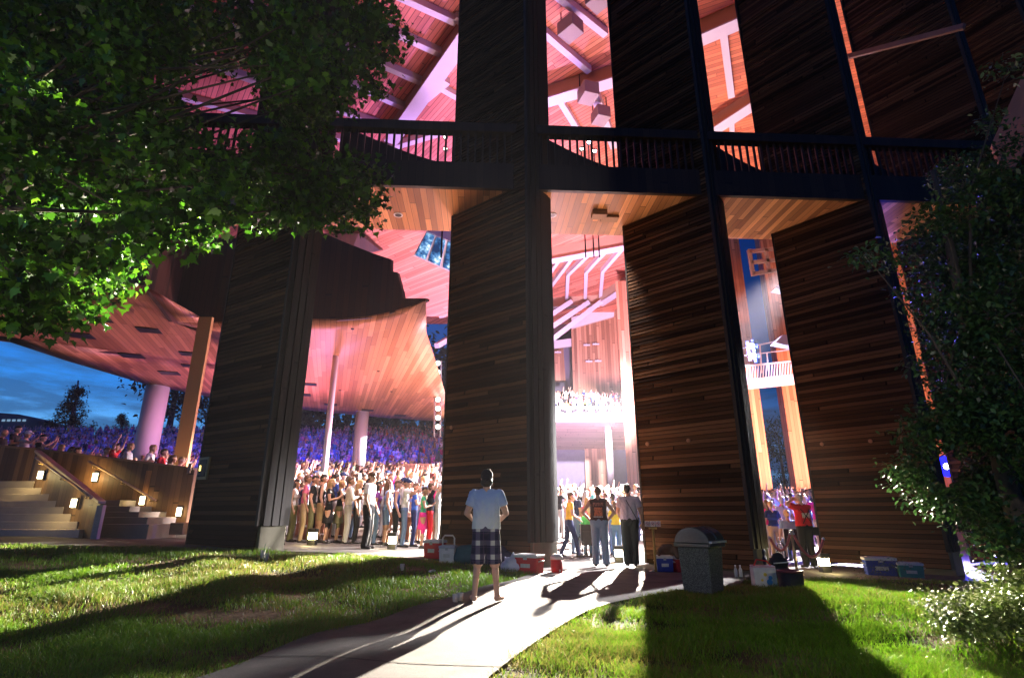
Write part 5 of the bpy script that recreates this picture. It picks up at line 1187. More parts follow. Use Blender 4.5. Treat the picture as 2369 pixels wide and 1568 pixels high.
for y in np.arange(40, 49, 1.4):
    for (p0, p1) in ((1270, 1500), (1740, 1940)):
        xa, xb = P(p0, 1100, y).x, P(p1, 1100, y).x
        for x in np.arange(xa, xb, .62): add_mass(x + nr_.uniform(-.2, .2), y + nr_.uniform(-.4, .4), gz(x, y), yaw_to(.5, .8) + nr_.uniform(-.4, .4))
for y in np.arange(25, 40, 1.6):
    xa, xb = P(1740, 1100, y).x, P(1940, 1100, y).x
    for x in np.arange(xa, xb, .6): add_mass(x + nr_.uniform(-.2, .2), y + nr_.uniform(-.4, .4), gz(x, y) + .1, yaw_to(.5, .8) + nr_.uniform(-.4, .4))
VV = np.concatenate(VV); TT = np.concatenate(TT); CC = np.concatenate(CC)
me = bpy.data.meshes.new('crowd'); me.vertices.add(len(VV)); me.vertices.foreach_set('co', VV.ravel()); me.loops.add(TT.size); me.loops.foreach_set('vertex_index', TT.ravel().astype(np.int32))
me.polygons.add(len(TT)); me.polygons.foreach_set('loop_start', np.arange(0, TT.size, 3, dtype=np.int32)); me.polygons.foreach_set('loop_total', np.full(len(TT), 3, np.int32)); me.update(calc_edges=True)
at = me.attributes.new('tone', 'FLOAT_COLOR', 'FACE'); at.data.foreach_set('color', np.concatenate([CC, np.ones((len(CC), 1))], 1).ravel().astype(np.float32))
m, n, b = newmat('crowd_cloth'); a = nd(n, 'ShaderNodeAttribute', attribute_name='tone'); n.links.new(a.outputs['Color'], b.inputs['Base Color']); b.inputs['Roughness'].default_value = .8
me.materials.append(m); me.polygons.foreach_set('use_smooth', [True] * len(TT)); cr = link('crowd', me); tag(cr, 'dense crowd on the rising lawn lit blue, far behind the seats', 'crowd', kind='stuff')
# ------------------------------------------------------------------ lawn grass, tree, holly, bush
def mesh_np(name, V, F, mat, smooth=False, uv=None):
    """V (n,3); F (m,k) faces of k corners"""
    V = np.asarray(V, np.float32); F = np.asarray(F, np.int32); me = bpy.data.meshes.new(name); k = F.shape[1]
    me.vertices.add(len(V)); me.vertices.foreach_set('co', V.ravel()); me.loops.add(F.size); me.loops.foreach_set('vertex_index', F.ravel())
    me.polygons.add(len(F)); me.polygons.foreach_set('loop_start', np.arange(0, F.size, k, dtype=np.int32)); me.polygons.foreach_set('loop_total', np.full(len(F), k, np.int32))
    me.update(calc_edges=True); me.materials.append(mat)
    if smooth: me.polygons.foreach_set('use_smooth', [True] * len(F))
    return me
def face_attr(me, vals, name='tone'):
    at = me.attributes.new(name, 'FLOAT', 'FACE'); at.data.foreach_set('value', np.asarray(vals, np.float32))
def leaf_mat(name, c0, c1, c2, rough=.45, transl=.35, spec=.5):
    m = bpy.data.materials.new(name); m.use_nodes = True; n = m.node_tree; n.nodes.clear()
    a = nd(n, 'ShaderNodeAttribute', attribute_name='tone'); c = ramp(n, a.outputs['Fac'], [(0, c0), (.55, c1), (1, c2)])
    b = nd(n, 'ShaderNodeBsdfPrincipled', i_0=c); b.inputs['Roughness'].default_value = rough; b.inputs['Specular IOR Level'].default_value = spec
    t = nd(n, 'ShaderNodeBsdfTranslucent', i_0=c); mx = nd(n, 'ShaderNodeMixShader', i_0=transl); n.links.new(b.outputs[0], mx.inputs[1]); n.links.new(t.outputs[0], mx.inputs[2])
    n.links.new(mx.outputs[0], nd(n, 'ShaderNodeOutputMaterial').inputs[0]); return m
rg = np.random.default_rng(21)
# path outline for keeping the grass off it
def poly_of(n=60):
    L = [curve_at(PL, i / n) for i in range(n + 1)]; Rr = [curve_at(PR, i / n) for i in range(n + 1)]
    return np.array([(p.x, p.y) for p in L] + [(p.x, p.y) for p in reversed(Rr)])
def inside(poly, x, y):
    r = np.zeros(len(x), bool); n = len(poly)
    for i in range(n):
        x1, y1 = poly[i]; x2, y2 = poly[(i + 1) % n]
        c = ((y1 > y) != (y2 > y)) & (x < (x2 - x1) * (y - y1) / (y2 - y1 + 1e-12) + x1); r ^= c
    return r
PATHP = poly_of()
def bare(x, y):      # worn patches
    f = lambda cx, cy, a, b: np.exp(-(((x - cx) / a) ** 2 + ((y - cy) / b) ** 2))
    wob = .25 * np.sin(x * 5 + y * 3) + .2 * np.sin(x * 9 - y * 7)
    return f(-4.6, 7.2, 1.5, .5) + f(-2.9, 6.9, .6, .3) + .8 * f(1.15, 5.2, .28, .25) + .7 * f(-2.0, 12.3, 2.2, .22) + .8 * f(4.1, 10.2, .7, .25) + .7 * f(4.9, 9.0, .5, .15) + wob * .35
def tufts(N, xr, yr, hmin, hmax, wd):
    x = rg.uniform(*xr, N); y = rg.uniform(*yr, N)
    ok = ~inside(PATHP, x + rg.normal(0, .045, N), y + rg.normal(0, .03, N)) & (y < plaza_edge(x) - .02 + rg.normal(0, .05, N)) & (bare(x, y) < rg.uniform(.25, 1.1, N))
    fr = np.abs(x) < (y * .98 + .8); ok &= fr
    clump = np.sin(x * 2.1 + 1.3 * np.sin(y * 1.7)) * np.sin(y * 2.4 + x * .7) + .5 * np.sin(x * 7.3 + y * 4) * np.sin(y * 6.1 - x * 3)
    ok &= rg.uniform(-1.7, .9, N) < clump
    x, y, clump = x[ok], y[ok], clump[ok]; n = len(x); z = ground(x, y) - .005
    h = rg.uniform(hmin, hmax, n) * (1 + .35 * clump); ang = rg.uniform(0, 2 * np.pi, n); lean = rg.uniform(.2, 1.0, n) * h; la = rg.uniform(0, 2 * np.pi, n)
    dx, dy = np.cos(ang) * wd, np.sin(ang) * wd; lx, ly = np.cos(la) * lean, np.sin(la) * lean
    b0 = np.stack([x - dx, y - dy, z], 1); b1 = np.stack([x + dx, y + dy, z], 1)
    m0 = np.stack([x - dx * .8 + lx * .35, y - dy * .8 + ly * .35, z + h * .6], 1); m1 = np.stack([x + dx * .8 + lx * .35, y + dy * .8 + ly * .35, z + h * .6], 1)
    t0 = np.stack([x + lx - dx * .15, y + ly - dy * .15, z + h * .95], 1); t1 = np.stack([x + lx + dx * .15, y + ly + dy * .15, z + h * .95], 1)
    V = np.stack([b0, b1, m0, m1, t0, t1], 1).reshape(-1, 3); i = np.arange(n)[:, None] * 6
    F = np.concatenate([i + np.array([[0, 1, 3, 2]]), i + np.array([[2, 3, 5, 4]])], 1).reshape(-1, 4)
    tone = np.clip(.5 + .22 * rg.normal(size=n) + .25 * np.sin(x * .9 + 2) * np.sin(y * .8) - .3 * np.clip(bare(x, y) + .2, 0, 1), 0, 1); return V, F, np.repeat(tone, 2)
Vs, Fs, Ts = [], [], []; o_ = 0
for args in ((150000, (-5.5, 5.5), (3.9, 6.5), .035, .085, .0030), (150000, (-8, 8), (6.0, 9.2), .035, .09, .0038), (130000, (-12, 11.5), (8.8, 12.9), .035, .09, .0048)):
    v, f, t = tufts(*args); Vs.append(v); Fs.append(f + o_); Ts.append(t); o_ += len(v)
gm = leaf_mat('grass_blades', (.22, .17, .05), (.085, .20, .008), (.15, .31, .012), .5, .4, .35)
me = mesh_np('grass', np.concatenate(Vs), np.concatenate(Fs), gm); face_attr(me, np.concatenate(Ts)); o = link('grass', me); tag(o, 'short clumpy lawn grass on both sides of the path', 'grass', kind='stuff')

# leaves: outline polygons fanned into quads is not needed, each leaf is one n-gon
MAPLE = np.array([(0, 0), (.16, .10), (.46, .05), (.38, .24), (.56, .44), (.30, .46), (.30, .62), (.14, .62), (0, 1.0), (-.14, .62), (-.30, .62), (-.30, .46), (-.56, .44), (-.38, .24), (-.46, .05), (-.16, .10)])
OVAL = np.array([(0, 0), (.2, .25), (.24, .55), (.12, .85), (0, 1.0), (-.12, .85), (-.24, .55), (-.2, .25)])
def scatter_leaves(cent, nrm_down, size, shape, fold=.18, droop=.5):
    """cent (n,3) leaf bases, every leaf turned at random but mostly facing up and drooping"""
    n = len(cent); k = len(shape); az = rg.uniform(0, 2 * np.pi, n); tilt = rg.normal(droop, .45, n); roll = rg.normal(0, .5, n)
    d = np.stack([np.cos(az) * np.cos(tilt), np.sin(az) * np.cos(tilt), -np.sin(tilt)], 1); s = np.stack([-np.sin(az), np.cos(az), np.zeros(n)], 1)
    up = np.cross(d, s); up *= np.sign(up[:, 2:3] + 1e-6)
    s2 = s * np.cos(roll)[:, None] + up * np.sin(roll)[:, None]; up2 = np.cross(d, s2); up2 *= np.sign(up2[:, 2:3] + 1e-6)
    sz = size * rg.uniform(.6, 1.25, n)
    px_, py_ = shape[:, 0], shape[:, 1]
    V = cent[:, None, :] + sz[:, None, None] * (d[:, None, :] * py_[None, :, None] + s2[:, None, :] * px_[None, :, None] + up2[:, None, :] * (np.abs(px_) * fold - .25 * py_ ** 2)[None, :, None])
    F = (np.arange(n)[:, None] * k + np.arange(k)[None, :]); return V.reshape(-1, 3), F
def crown_points(clumps, per):
    """clumps: (centre, radius); leaves sit on the outer parts of small sprays inside each clump"""
    out = []
    for c, r in clumps:
        c = np.array(c); n = int(per * (r / .4) ** 2); ns = max(3, n // 9)
        sp = rg.normal(size=(ns, 3)); sp /= np.linalg.norm(sp, axis=1)[:, None]; sp *= (rg.uniform(.25, 1, ns) ** .6)[:, None] * r; sp[:, 2] *= .7
        w = rg.integers(0, ns, n); out.append(c + sp[w] + rg.normal(0, .10, (n, 3)) * np.array((1, 1, .6)))
    return np.concatenate(out)
def limbs(mb, start, clumps, r0, frac=.5):
    for c, r in clumps:
        c = Vector(c); a = Vector(start); m = a.lerp(c, .5) + Vector((rg.uniform(-.2, .2), rg.uniform(-.2, .2), rg.uniform(.1, .5)))
        mb.tube([a, a.lerp(m, .5) + Vector((0, 0, .1)), m, c], [r0, r0 * .7, r0 * .45, r0 * .15], 6)
# maple over the left of the view: outline points of the foliage, given their own distance
outl = [(40, 60), (150, 40), (260, 60), (370, 50), (480, 30), (590, 50), (690, 40), (780, 60), (850, 90), (60, 160), (160, 150), (270, 160), (380, 150), (480, 140), (590, 150), (690, 150), (770, 170), (840, 175), (40, 270), (130, 260), (230, 270), (330, 250), (430, 240), (520, 250), (610, 250), (690, 235), (740, 215),
        (40, 370), (140, 360), (240, 370), (340, 360), (440, 350), (540, 340), (620, 340), (700, 330), (60, 470), (150, 460), (250, 460), (350, 440), (450, 430), (540, 420), (620, 420), (700, 410), (780, 410), (840, 415), (40, 560), (120, 560), (190, 570), (340, 500), (430, 510), (500, 500), (600, 480), (680, 480), (740, 470), (790, 470),
        (40, 640), (110, 640), (180, 640), (225, 620), (30, 700), (90, 705), (150, 690), (20, 20), (310, 20), (430, 90), (640, 90), (830, 30), (870, 60), (300, 320), (560, 290), (460, 470), (380, 540), (10, 450), (0, 330)]
rm = random.Random(12); clumps = []
for (px, py) in outl:
    Y = rm.uniform(5.2, 9.0) if px > 150 else rm.uniform(4.6, 7.5)
    if px > 700: Y = rm.uniform(6.5, 8.5)
    p = P(px, py, Y); hole = ((px - 520) / 130) ** 2 + ((py - 235) / 110) ** 2
    if hole < 1: continue
    clumps.append((tuple(p), rm.uniform(.42, .60) * Y / 7))
for k in range(64):      # a second, deeper layer
    px, py = rm.uniform(-60, 700), rm.uniform(-80, 480)
    if px > 560 and py > 250 and rm.random() < .5: continue
    if ((px - 500) / 150) ** 2 + ((py - 235) / 110) ** 2 < 1: continue
    clumps.append((tuple(P(px, py, rm.uniform(8, 10.5))), rm.uniform(.6, .9)))
TRUNK = Vector((-9.2, 6.8, 0)); tree = empty('maple_tree', TRUNK); tag(tree, 'leafy maple whose lit green branches hang over the upper left', 'tree')
pts = crown_points(clumps, 215); V, F = scatter_leaves(pts, 0, .118, MAPLE, .38, .55)
lm = leaf_mat('maple_leaves', (.012, .042, .004), (.045, .16, .008), (.14, .33, .015), .42, .42, .45)
me = mesh_np('crown', V - np.array(TRUNK), F, lm); face_attr(me, np.clip(rg.normal(.45, .32, len(F)), 0, 1)); link('crown', me, tree)
mb = MB(); z0 = gz(TRUNK.x, TRUNK.y); mb.tube([TRUNK + Vector((0, 0, z0 - .2)), TRUNK + Vector((.1, 0, 2)), TRUNK + Vector((.3, .1, 4.2)), TRUNK + Vector((.5, .2, 7)), TRUNK + Vector((.4, .2, 10))], [.28, .2, .17, .12, .05], 10)
limbs(mb, TRUNK + Vector((.3, .1, 4.2)), clumps[0:60:2], .06); limbs(mb, TRUNK + Vector((.4, .1, 5.4)), clumps[1:70:2], .05); limbs(mb, TRUNK + Vector((.5, .2, 6.5)), clumps[1:70:3], .05)
bark = plain('bark', (.07, .055, .04), .9, .4, 20, bump=.5); mb.build('trunk', bark, tree)
# dark glossy evergreen at the right
HT = Vector((6.1, 6.9, 0)); hol = empty('evergreen_tree', HT); tag(hol, 'dark glossy evergreen with white glints at the right edge', 'tree')
hp = [(2330, 160), (2290, 280), (2340, 330), (2180, 400), (2250, 430), (2330, 470), (2120, 500), (2200, 520), (2290, 560), (2350, 600), (2140, 590), (2220, 620), (2110, 660), (2180, 690), (2280, 690), (2350, 720), (2130, 740), (2210, 770), (2310, 790), (2150, 830), (2230, 850), (2340, 860), (2180, 900), (2260, 920), (2340, 950), (2200, 980), (2290, 1000), (2150, 960), (2270, 1070), (2350, 1060), (2235, 1135), (2300, 1130), (2160, 1150), (2240, 1190), (2330, 1200), (2280, 1250), (2350, 1270), (2080, 1080), (2110, 1130), (2100, 560), (2000, 590), (2050, 600), (2100, 1000)]
hc = []
for (px, py) in hp:
    Y = rm.uniform(5.8, 8.2); px = px + (60 if px > 2070 and py > 380 else 0); hc.append((tuple(P(px, py, Y)), (.18 if px < 2120 or py < 400 else rm.uniform(.36, .5)) * Y / 7))
pts = crown_points(hc, 900)
q_ = pts - np.array((0, 0, CAMH)); ax_ = q_[:, 1] * CT + q_[:, 2] * ST; ux = 1184 + FPX * q_[:, 0] / ax_; uy = 784 - FPX * (-q_[:, 1] * ST + q_[:, 2] * CT) / ax_
pts = pts[((ux - 2190) / 34) ** 2 + ((uy - 1082) / 44) ** 2 > 1]; V, F = scatter_leaves(pts, 0, .074, OVAL, .3, .25)
hm = leaf_mat('evergreen_leaves', (.014, .040, .010), (.032, .085, .02), (.075, .16, .045), .4, .2, .5)
me = mesh_np('crown', V - np.array(HT), F, hm); face_attr(me, np.clip(rg.normal(.5, .25, len(F)), 0, 1)); link('crown', me, hol)
mb = MB(); mb.tube([HT + Vector((0, 0, -.3)), HT + Vector((-.1, 0, 1.5)), HT + Vector((0, .1, 3.5)), HT + Vector((.1, .1, 6))], [.13, .11, .08, .03], 9); limbs(mb, HT + Vector((-.05, 0, 1.6)), hc[10::3], .03); limbs(mb, HT + Vector((0, .1, 3.2)), hc[0::3], .03); mb.build('trunk', bark, hol)
# pale-lit box bush at the lower right
BU = Vector((4.35, 5.0, 0)); bu = empty('bush', BU); tag(bu, 'rounded small-leaved bush lit pale at the lower right corner', 'bush')
bc = []
for k in range(70):
    a = rm.uniform(0, 6.28); r = math.sqrt(rm.random()) * 1.0; x = BU.x + .6 + r * math.cos(a) * 1.1; y = BU.y + .1 + r * math.sin(a) * .85; top = .84 * math.sqrt(max(0, 1 - r * r * .85)) + .0
    bc.append(((x, y, rm.uniform(.15, 1) ** .5 * top), rm.uniform(.13, .2)))
pts = crown_points(bc, 3600); pts = pts[pts[:, 2] > .0]; V, F = scatter_leaves(pts, 0, .043, OVAL, .3, .1)
bm2 = leaf_mat('bush_leaves', (.05, .085, .014), (.14, .20, .04), (.34, .38, .16), .5, .2, .25)
me = mesh_np('foliage', V - np.array(BU), F, bm2); face_attr(me, np.clip(rg.normal(.5, .25, len(F)), 0, 1)); link('foliage', me, bu)
mb = MB(); limbs(mb, BU + Vector((.2, 0, 0)), bc[::4], .012); mb.build('stem', bark, bu)
# low plants by the third fin's light
lp = empty('low_shrub', (7.55, 12.15, 0)); tag(lp, 'low dark shrub beside the glowing bollard right of the rope post', 'shrub')
cs = [((7.5 + rm.uniform(-.35, .6), 12.2 + rm.uniform(-.2, .2), rm.uniform(-.02, .22)), .14) for _ in range(14)]
pts = crown_points(cs, 300); V, F = scatter_leaves(pts, 0, .03, OVAL, .3, .1); me = mesh_np('foliage', V - np.array((7.55, 12.15, 0)), F, leaf_mat('shrub_leaves', (.03, .05, .01), (.05, .08, .02), (.08, .13, .03))); face_attr(me, rg.uniform(0, 1, len(F))); link('foliage', me, lp)
# trees on the skyline: dark wood behind the lawn and the two small conifers
wl = leaf_mat('far_leaves', (.004, .010, .005), (.010, .024, .010), (.02, .05, .02), .6, .2, .2)
def far_tree(name, x, y, h, w, label, conifer=False, group=None, seed=0):
    base = Vector((x, y, gz(x, y) if y < 140 else 9)); t = empty(name, base); tag(t, label, 'tree', group); cs = []
    for k in range(26):
        u = rm.random(); zz = h * (.18 + .82 * u); rr = w * ((1 - u) * .9 + .08 if conifer else math.sqrt(max(.05, 1 - (2 * u - .95) ** 2))) * rm.uniform(.3, 1); a = rm.uniform(0, 6.28)
        cs.append(((base.x + rr * math.cos(a), base.y + rr * math.sin(a), base.z + zz), w * (.22 if conifer else .36)))
    pts = np.concatenate([np.array(c) + rg.normal(0, r * .6, (130, 3)) for c, r in cs]); V, F = scatter_leaves(pts, 0, w * .11, OVAL, .2, .3)
    me = mesh_np('crown', V - np.array(base), F, wl); face_attr(me, rg.uniform(0, 1, len(F))); link('crown', me, t)
    mb = MB(); mb.tube([base - Vector((0, 0, 1)), base + Vector((0, 0, h * .5)), base + Vector((0, 0, h * .9))], [w * .08, w * .06, w * .02], 7); mb.build('trunk', bark, t)
p = P(160, 985, 84); far_tree('conifer_tree', p.x, 84, 7.5, 3.2, 'dark spreading pine beside the flagpole on the skyline', True)
p = P(280, 985, 84); far_tree('conifer_tree', p.x, 84, 3.6, 1.7, 'small dark conifer just left of the big column', True)
for i, (px, h, w) in enumerate(((392, 17, 6.0), (440, 20, 7))): p = P(px, 985, 84 + 3 * i); far_tree('leafy_tree', p.x, 84 + 3 * i, h, w, ('dark leafy tree right of the big column against the sky', 'tall dark leafy tree hard by the tan post')[i])
p = P(1812, 1100, 62); far_tree('leafy_tree', p.x, 62, 9.5, 2.6, 'dim green tree in the dark gap between the opposite red pillars')
# wood behind the middle of the lawn: one mass
pts = []
for k in range(460):
    x = rm.uniform(-46, 40); y = rm.uniform(84, 96); 
    if x < -40 or x > 13: continue
    z_ = rm.uniform(6, 27) if x < 10 else rm.uniform(3, 13); pts.append(np.array((x, y, z_)) + rg.normal(0, 1.6, (70, 3)))
V, F = scatter_leaves(np.concatenate(pts), 0, 1.3, OVAL, .2, .3); me = mesh_np('woodland', V, F, wl); face_attr(me, rg.uniform(0, 1, len(F))); o = link('woodland', me); tag(o, 'dark wood closing off the back of the lawn', 'wood', kind='stuff')
# ------------------------------------------------------------------ things on the ground
def gp(px, py): 
    p = foot_at(px, py); p.z = gz(p.x, p.y); return p
def setz(p, pave=True):
    p.z = gz(p.x, p.y) + (.022 if pave else .0); return p
red_pl = plain('red_plastic', (.50, .018, .02), .45, .28, 7); blue_pl = plain('blue_plastic', (.02, .04, .26), .45, .3, 7); white_pl = plain('white_plastic', (.62, .60, .57), .5, .22, 9); teal_pl = plain('teal_plastic', (.02, .20, .18), .4, .08)
def cooler(p, rz, w, d, h, body, lid, label, lean=0):
    t = empty('cooler', p, rz); t.rotation_euler = (0, lean, rz); tag(t, label, 'cooler')
    mb = MB(); b0 = [(-w / 2 * .93, -d / 2 * .93), (w / 2 * .93, -d / 2 * .93), (w / 2 * .93, d / 2 * .93), (-w / 2 * .93, d / 2 * .93)]; zt = h * .82
    i = len(mb.v); mb.v += [(x, y, 0) for x, y in b0] + [(x / .93, y / .93, zt) for x, y in b0]
    mb.f += [(3, 2, 1, 0), (4, 5, 6, 7)] + [(k, (k + 1) % 4, (k + 1) % 4 + 4, k + 4) for k in range(4)]; mb.m += [0] * 6; mb.sm += [False] * 6
    mb.build('body', body, t, .02, world=False)
    mb = MB(); mb.box((0, 0, zt + h * .075), (w * 1.05, d * 1.06, h * .15)); mb.box((0, 0, zt + h * .165), (w * .8, d * .75, h * .03)); l_ = mb.build('lid', lid, t, .012, world=False)
    mb = MB(); mb.box((0, -d * .522, h * .80), (w * .16, .014, h * .16)); mb.build('latch', plain('latch_grey', (.35, .35, .36), .5), t, .003, world=False)
    mb = MB(); mb.box((0, -d * .493, h * .42), (w * .42, .006, h * .2)); mb.build('sticker', plain('sticker_pale', (.5, .48, .42), .6, .35, 40), t, .002, world=False)
    for s in (-1, 1):
        mb = MB(); mb.tube([(s * w * .5, -d * .25, h * .62), (s * w * .56, -d * .22, h * .66), (s * w * .56, d * .22, h * .66), (s * w * .5, d * .25, h * .62)], .012, 8); mb.build('handle', lid, t, world=False)
    return t
p = setz(gp(1005, 1290)); cooler(p, -.5, .42, .30, .40, red_pl, white_pl, 'red cooler with white lid at the left edge of the second fin')
p = setz(gp(1224, 1322), False); cooler(p, -.55, .50, .32, .36, red_pl, white_pl, 'low red cooler with white lid on the grass beside the concrete plinth')
p = setz(gp(1537, 1320)); cooler(p, -.1, .36, .3, .33, blue_pl, white_pl, 'blue cooler with white lid under the brown jacket left of the bin')
p = setz(gp(1578, 1322)); cooler(p, .1, .34, .3, .33, red_pl, white_pl, 'red cooler half hidden behind the bin')
p = setz(gp(2038, 1328), False); cooler(p, -.35, .60, .36, .40, blue_pl, white_pl, 'big blue cooler with white lid against the right dark fin')
p = setz(gp(2108, 1333), False); cooler(p, -.45, .46, .32, .32, teal_pl, white_pl, 'dark teal cooler with pale lid right of the big blue cooler')
p = setz(gp(412, 1253)); cooler(p, .1, .2, .16, .28, red_pl, white_pl, 'small red cooler with white top at the far foot of the left dark fin')
p = setz(gp(1036, 1298), False); t = cooler(p, -.2, .34, .26, .36, white_pl, plain('lid_grey', (.35, .36, .42), .5), 'white cooler with tall carrying handle beside the second fin')
mb = MB(); mb.tube([(-.13, 0, .3), (-.13, 0, .5), (-.09, 0, .55), (.09, 0, .55), (.13, 0, .5), (.13, 0, .3)], .016, 8); mb.build('carry_handle', white_pl, t, world=False)
# drinks jug, cup on the plinth
p = setz(gp(1288, 1323)); t = empty('drinks_jug', p); tag(t, 'round red drinks jug with white lid beside the plinth of the second fin', 'jug')
mb = MB(); mb.lathe([(.10, 0), (.115, .02), (.12, .25)], p, 18); mb.build('body', red_pl, t); mb = MB(); mb.lathe([(.125, .251), (.125, .30), (.09, .34), (.05, .35)], p, 18); mb.build('lid', white_pl, t); mb = MB(); mb.tube([p + Vector((.05, -.12, .06)), p + Vector((.05, -.16, .05))], .015, 8); mb.build('spout', white_pl, t)
def cup(p, col, label, h=.14, r=.042, straw=None, drink=None, grp=None):
    t = empty('drink_cup', p); tag(t, label, 'cup', grp); mb = MB(); mb.lathe([(r * .75, 0), (r, h), (r * .93, h), (r * .7, .006)], p, 16); mb.build('cup', col, t)
    if drink: mb = MB(); mb.lathe([(r * .69, .007), (r * .84, h * .62)], p, 16); mb.build('drink', drink, t)
    if straw: mb = MB(); mb.tube([p + Vector((0, 0, .02)), p + Vector((.03, 0, h + .11))], .005, 8); mb.build('straw', straw, t)
    return t
clear = bpy.data.materials.new('clear_plastic'); clear.use_nodes = True; bb = clear.node_tree.nodes['Principled BSDF']; bb.inputs['Base Color'].default_value = (.85, .87, .87, 1); bb.inputs['Roughness'].default_value = .08; bb.inputs['Alpha'].default_value = .35
beer = plain('beer', (.75, .34, .03), .1, .05)
p = gp(1053, 1392); cup(p, clear, 'left of two clear cups of beer on the grass edge', .13, .045, None, beer); p = gp(1064, 1389); cup(p, clear, 'right of two clear cups of beer on the grass edge', .13, .045, None, beer)
milky = plain('iced_drink', (.55, .50, .42), .3, .2); gs = plain('green_straw', (.02, .3, .12), .4)
p = gp(606, 1292); cup(p, clear, 'clear cup with green straw on the grass by the left plinth', .16, .045, gs, milky); p = gp(615, 1296); cup(p, clear, 'clear cup with white straw just right of the green-straw cup', .15, .043, white_pl, milky)
p = gp(930, 1318); cup(p, milky, 'small cream paper cup standing on the worn grass by the pavement', .11, .04)
# rounded white and blue picnic cooler by the left fin
p = gp(522, 1272); t = empty('picnic_cooler', p); tag(t, 'dome-topped white and blue cooler lying by the left dark fin', 'cooler')
mb = MB(); mb.lathe([(.20, 0), (.235, .05), (.24, .17)], p, 24, sy=.8); mb.build('base', blue_pl, t)
mb = MB(); mb.lathe([(.245, .171), (.245, .24), (.22, .33), (.15, .40), (.06, .42)], p, 24, sy=.8); mb.build('lid', white_pl, t); mb = MB(); mb.box(p + Vector((-.03, -.03, .425)), (.14, .1, .02)); mb.build('hatch', plain('hatch_grey', (.3, .32, .4), .5), t, .005)
mb = MB(); mb.box(p + Vector((-.13, -.17, .22)), (.13, .015, .11), -.45); mb.build('panel', white_pl, t, .004)
# soft bags
def blob(name, p, prs, mat, label, cat, vox=.02):
    me, cen, rgn, _ = grow(name, prs, vox, [mat], 4); finish(me, np.zeros(len(rgn))); o = link(name, me); o.location = p; tag(o, label, cat); return o
dkb = plain('bag_black', (.016, .016, .02), .7, .4, 14, bump=.8); dkn = plain('bag_navy', (.012, .016, .05), .7, .4, 14, bump=.8)
p = gp(466, 1264); bg1 = blob('duffel_bag', p, [cap_((-.25, 0, .16), (.25, .05, .18), .16, .15), cap_((-.1, .05, .28), (.12, .05, .33), .14, .13), cap_((.2, -.1, .1), (.3, -.1, .1), .1, .1)], dkb, 'heap-shaped black duffel bag leaning on the left dark fin', 'bag')
mb = MB(); mb.tube([(-.08, .1, .3), (-.08, .12, .78), (-.04, .12, .81), (.05, .12, .81), (.09, .12, .78), (.09, .1, .3)], .012, 8); mb.build('pull_handle', M['dark_metal'], bg1, world=False)
p = gp(1158, 1308); blob('dark_bag', p, [cap_((-.3, 0, .15), (.25, 0, .14), .15, .14), cap_((-.2, .1, .34), (.0, .1, .30), .14, .13), cap_((.1, 0, .22), (.2, .05, .2), .12, .1)], dkn, 'dark navy bag behind the person in plaid shorts', 'bag')
p = gp(1080, 1302); blob('cooler_bag', p, [cap_((-.16, 0, .14), (.16, 0, .15), .14, .14), cap_((-.14, 0, .28), (.14, 0, .3), .11, .11)], plain('bag_teal', (.01, .07, .09), .6, .3), 'dark teal soft cooler bag between the white cooler and the plaid shorts', 'bag')
plast = plain('thin_plastic', (.55, .55, .66), .35, .15, 12, bump=.6)
p = gp(1183, 1318); blob('plastic_bag', p, [cap_((-.12, 0, .1), (.14, 0, .09), .10, .10), cap_((-.05, 0, .18), (.07, 0, .2), .09, .07), cap_((.02, 0, .26), (.035, 0, .36), .05, .012), cap_((.08, .02, .24), (.13, .02, .31), .03, .012), cap_((-.1, 0, .2), (-.13, .05, .27), .04, .015)], plast, 'crumpled white plastic bag left of the low red cooler', 'bag', .012)
p = setz(gp(1548, 1322)); p.z += .37; blob('jacket', p, [cap_((-.16, 0, .06), (.2, 0, .05), .07, .08), cap_((-.1, -.02, .12), (.05, -.02, .15), .08, .06), cap_((.12, -.05, .1), (.16, -.16, -.04), .07, .06), cap_((-.16, -.04, .1), (-.22, -.1, .0), .05, .04)], plain('jacket_brown', (.13, .075, .04), .85, .35, 12, bump=.8), 'rumpled brown jacket thrown over the blue and red coolers', 'jacket', .015)
p = gp(1752, 1322); t = blob('rolling_bag', setz(p), [cap_((-.13, 0, .1), (.13, 0, .1), .10, .10), cap_((-.13, 0, .42), (.13, 0, .42), .10, .10), cap_((-.12, 0, .26), (.12, 0, .26), .12, .12)], dkn, 'dark navy wheeled bag with raised handle behind the bin', 'bag')
mb = MB(); mb.tube([(-.1, .08, .5), (-.1, .08, .74), (.1, .08, .74), (.1, .08, .5)], .012, 8); mb.build('pull_handle', M['dark_metal'], t, world=False)
for px, lb in ((1703, 'clear water bottle just right of the bin'), (1714, 'short pale bottle between the water bottle and the wheeled bag')):
    p = setz(gp(px, 1334)); t = empty('bottle', p); tag(t, lb, 'bottle'); mb = MB(); mb.lathe([(.03, 0), (.034, .02), (.034, .15), (.014, .19), (.014, .21)], p, 14); mb.build('body', clear if px < 1710 else white_pl, t); mb = MB(); mb.lathe([(.016, .211), (.016, .235)], p, 12); mb.build('cap', white_pl, t)
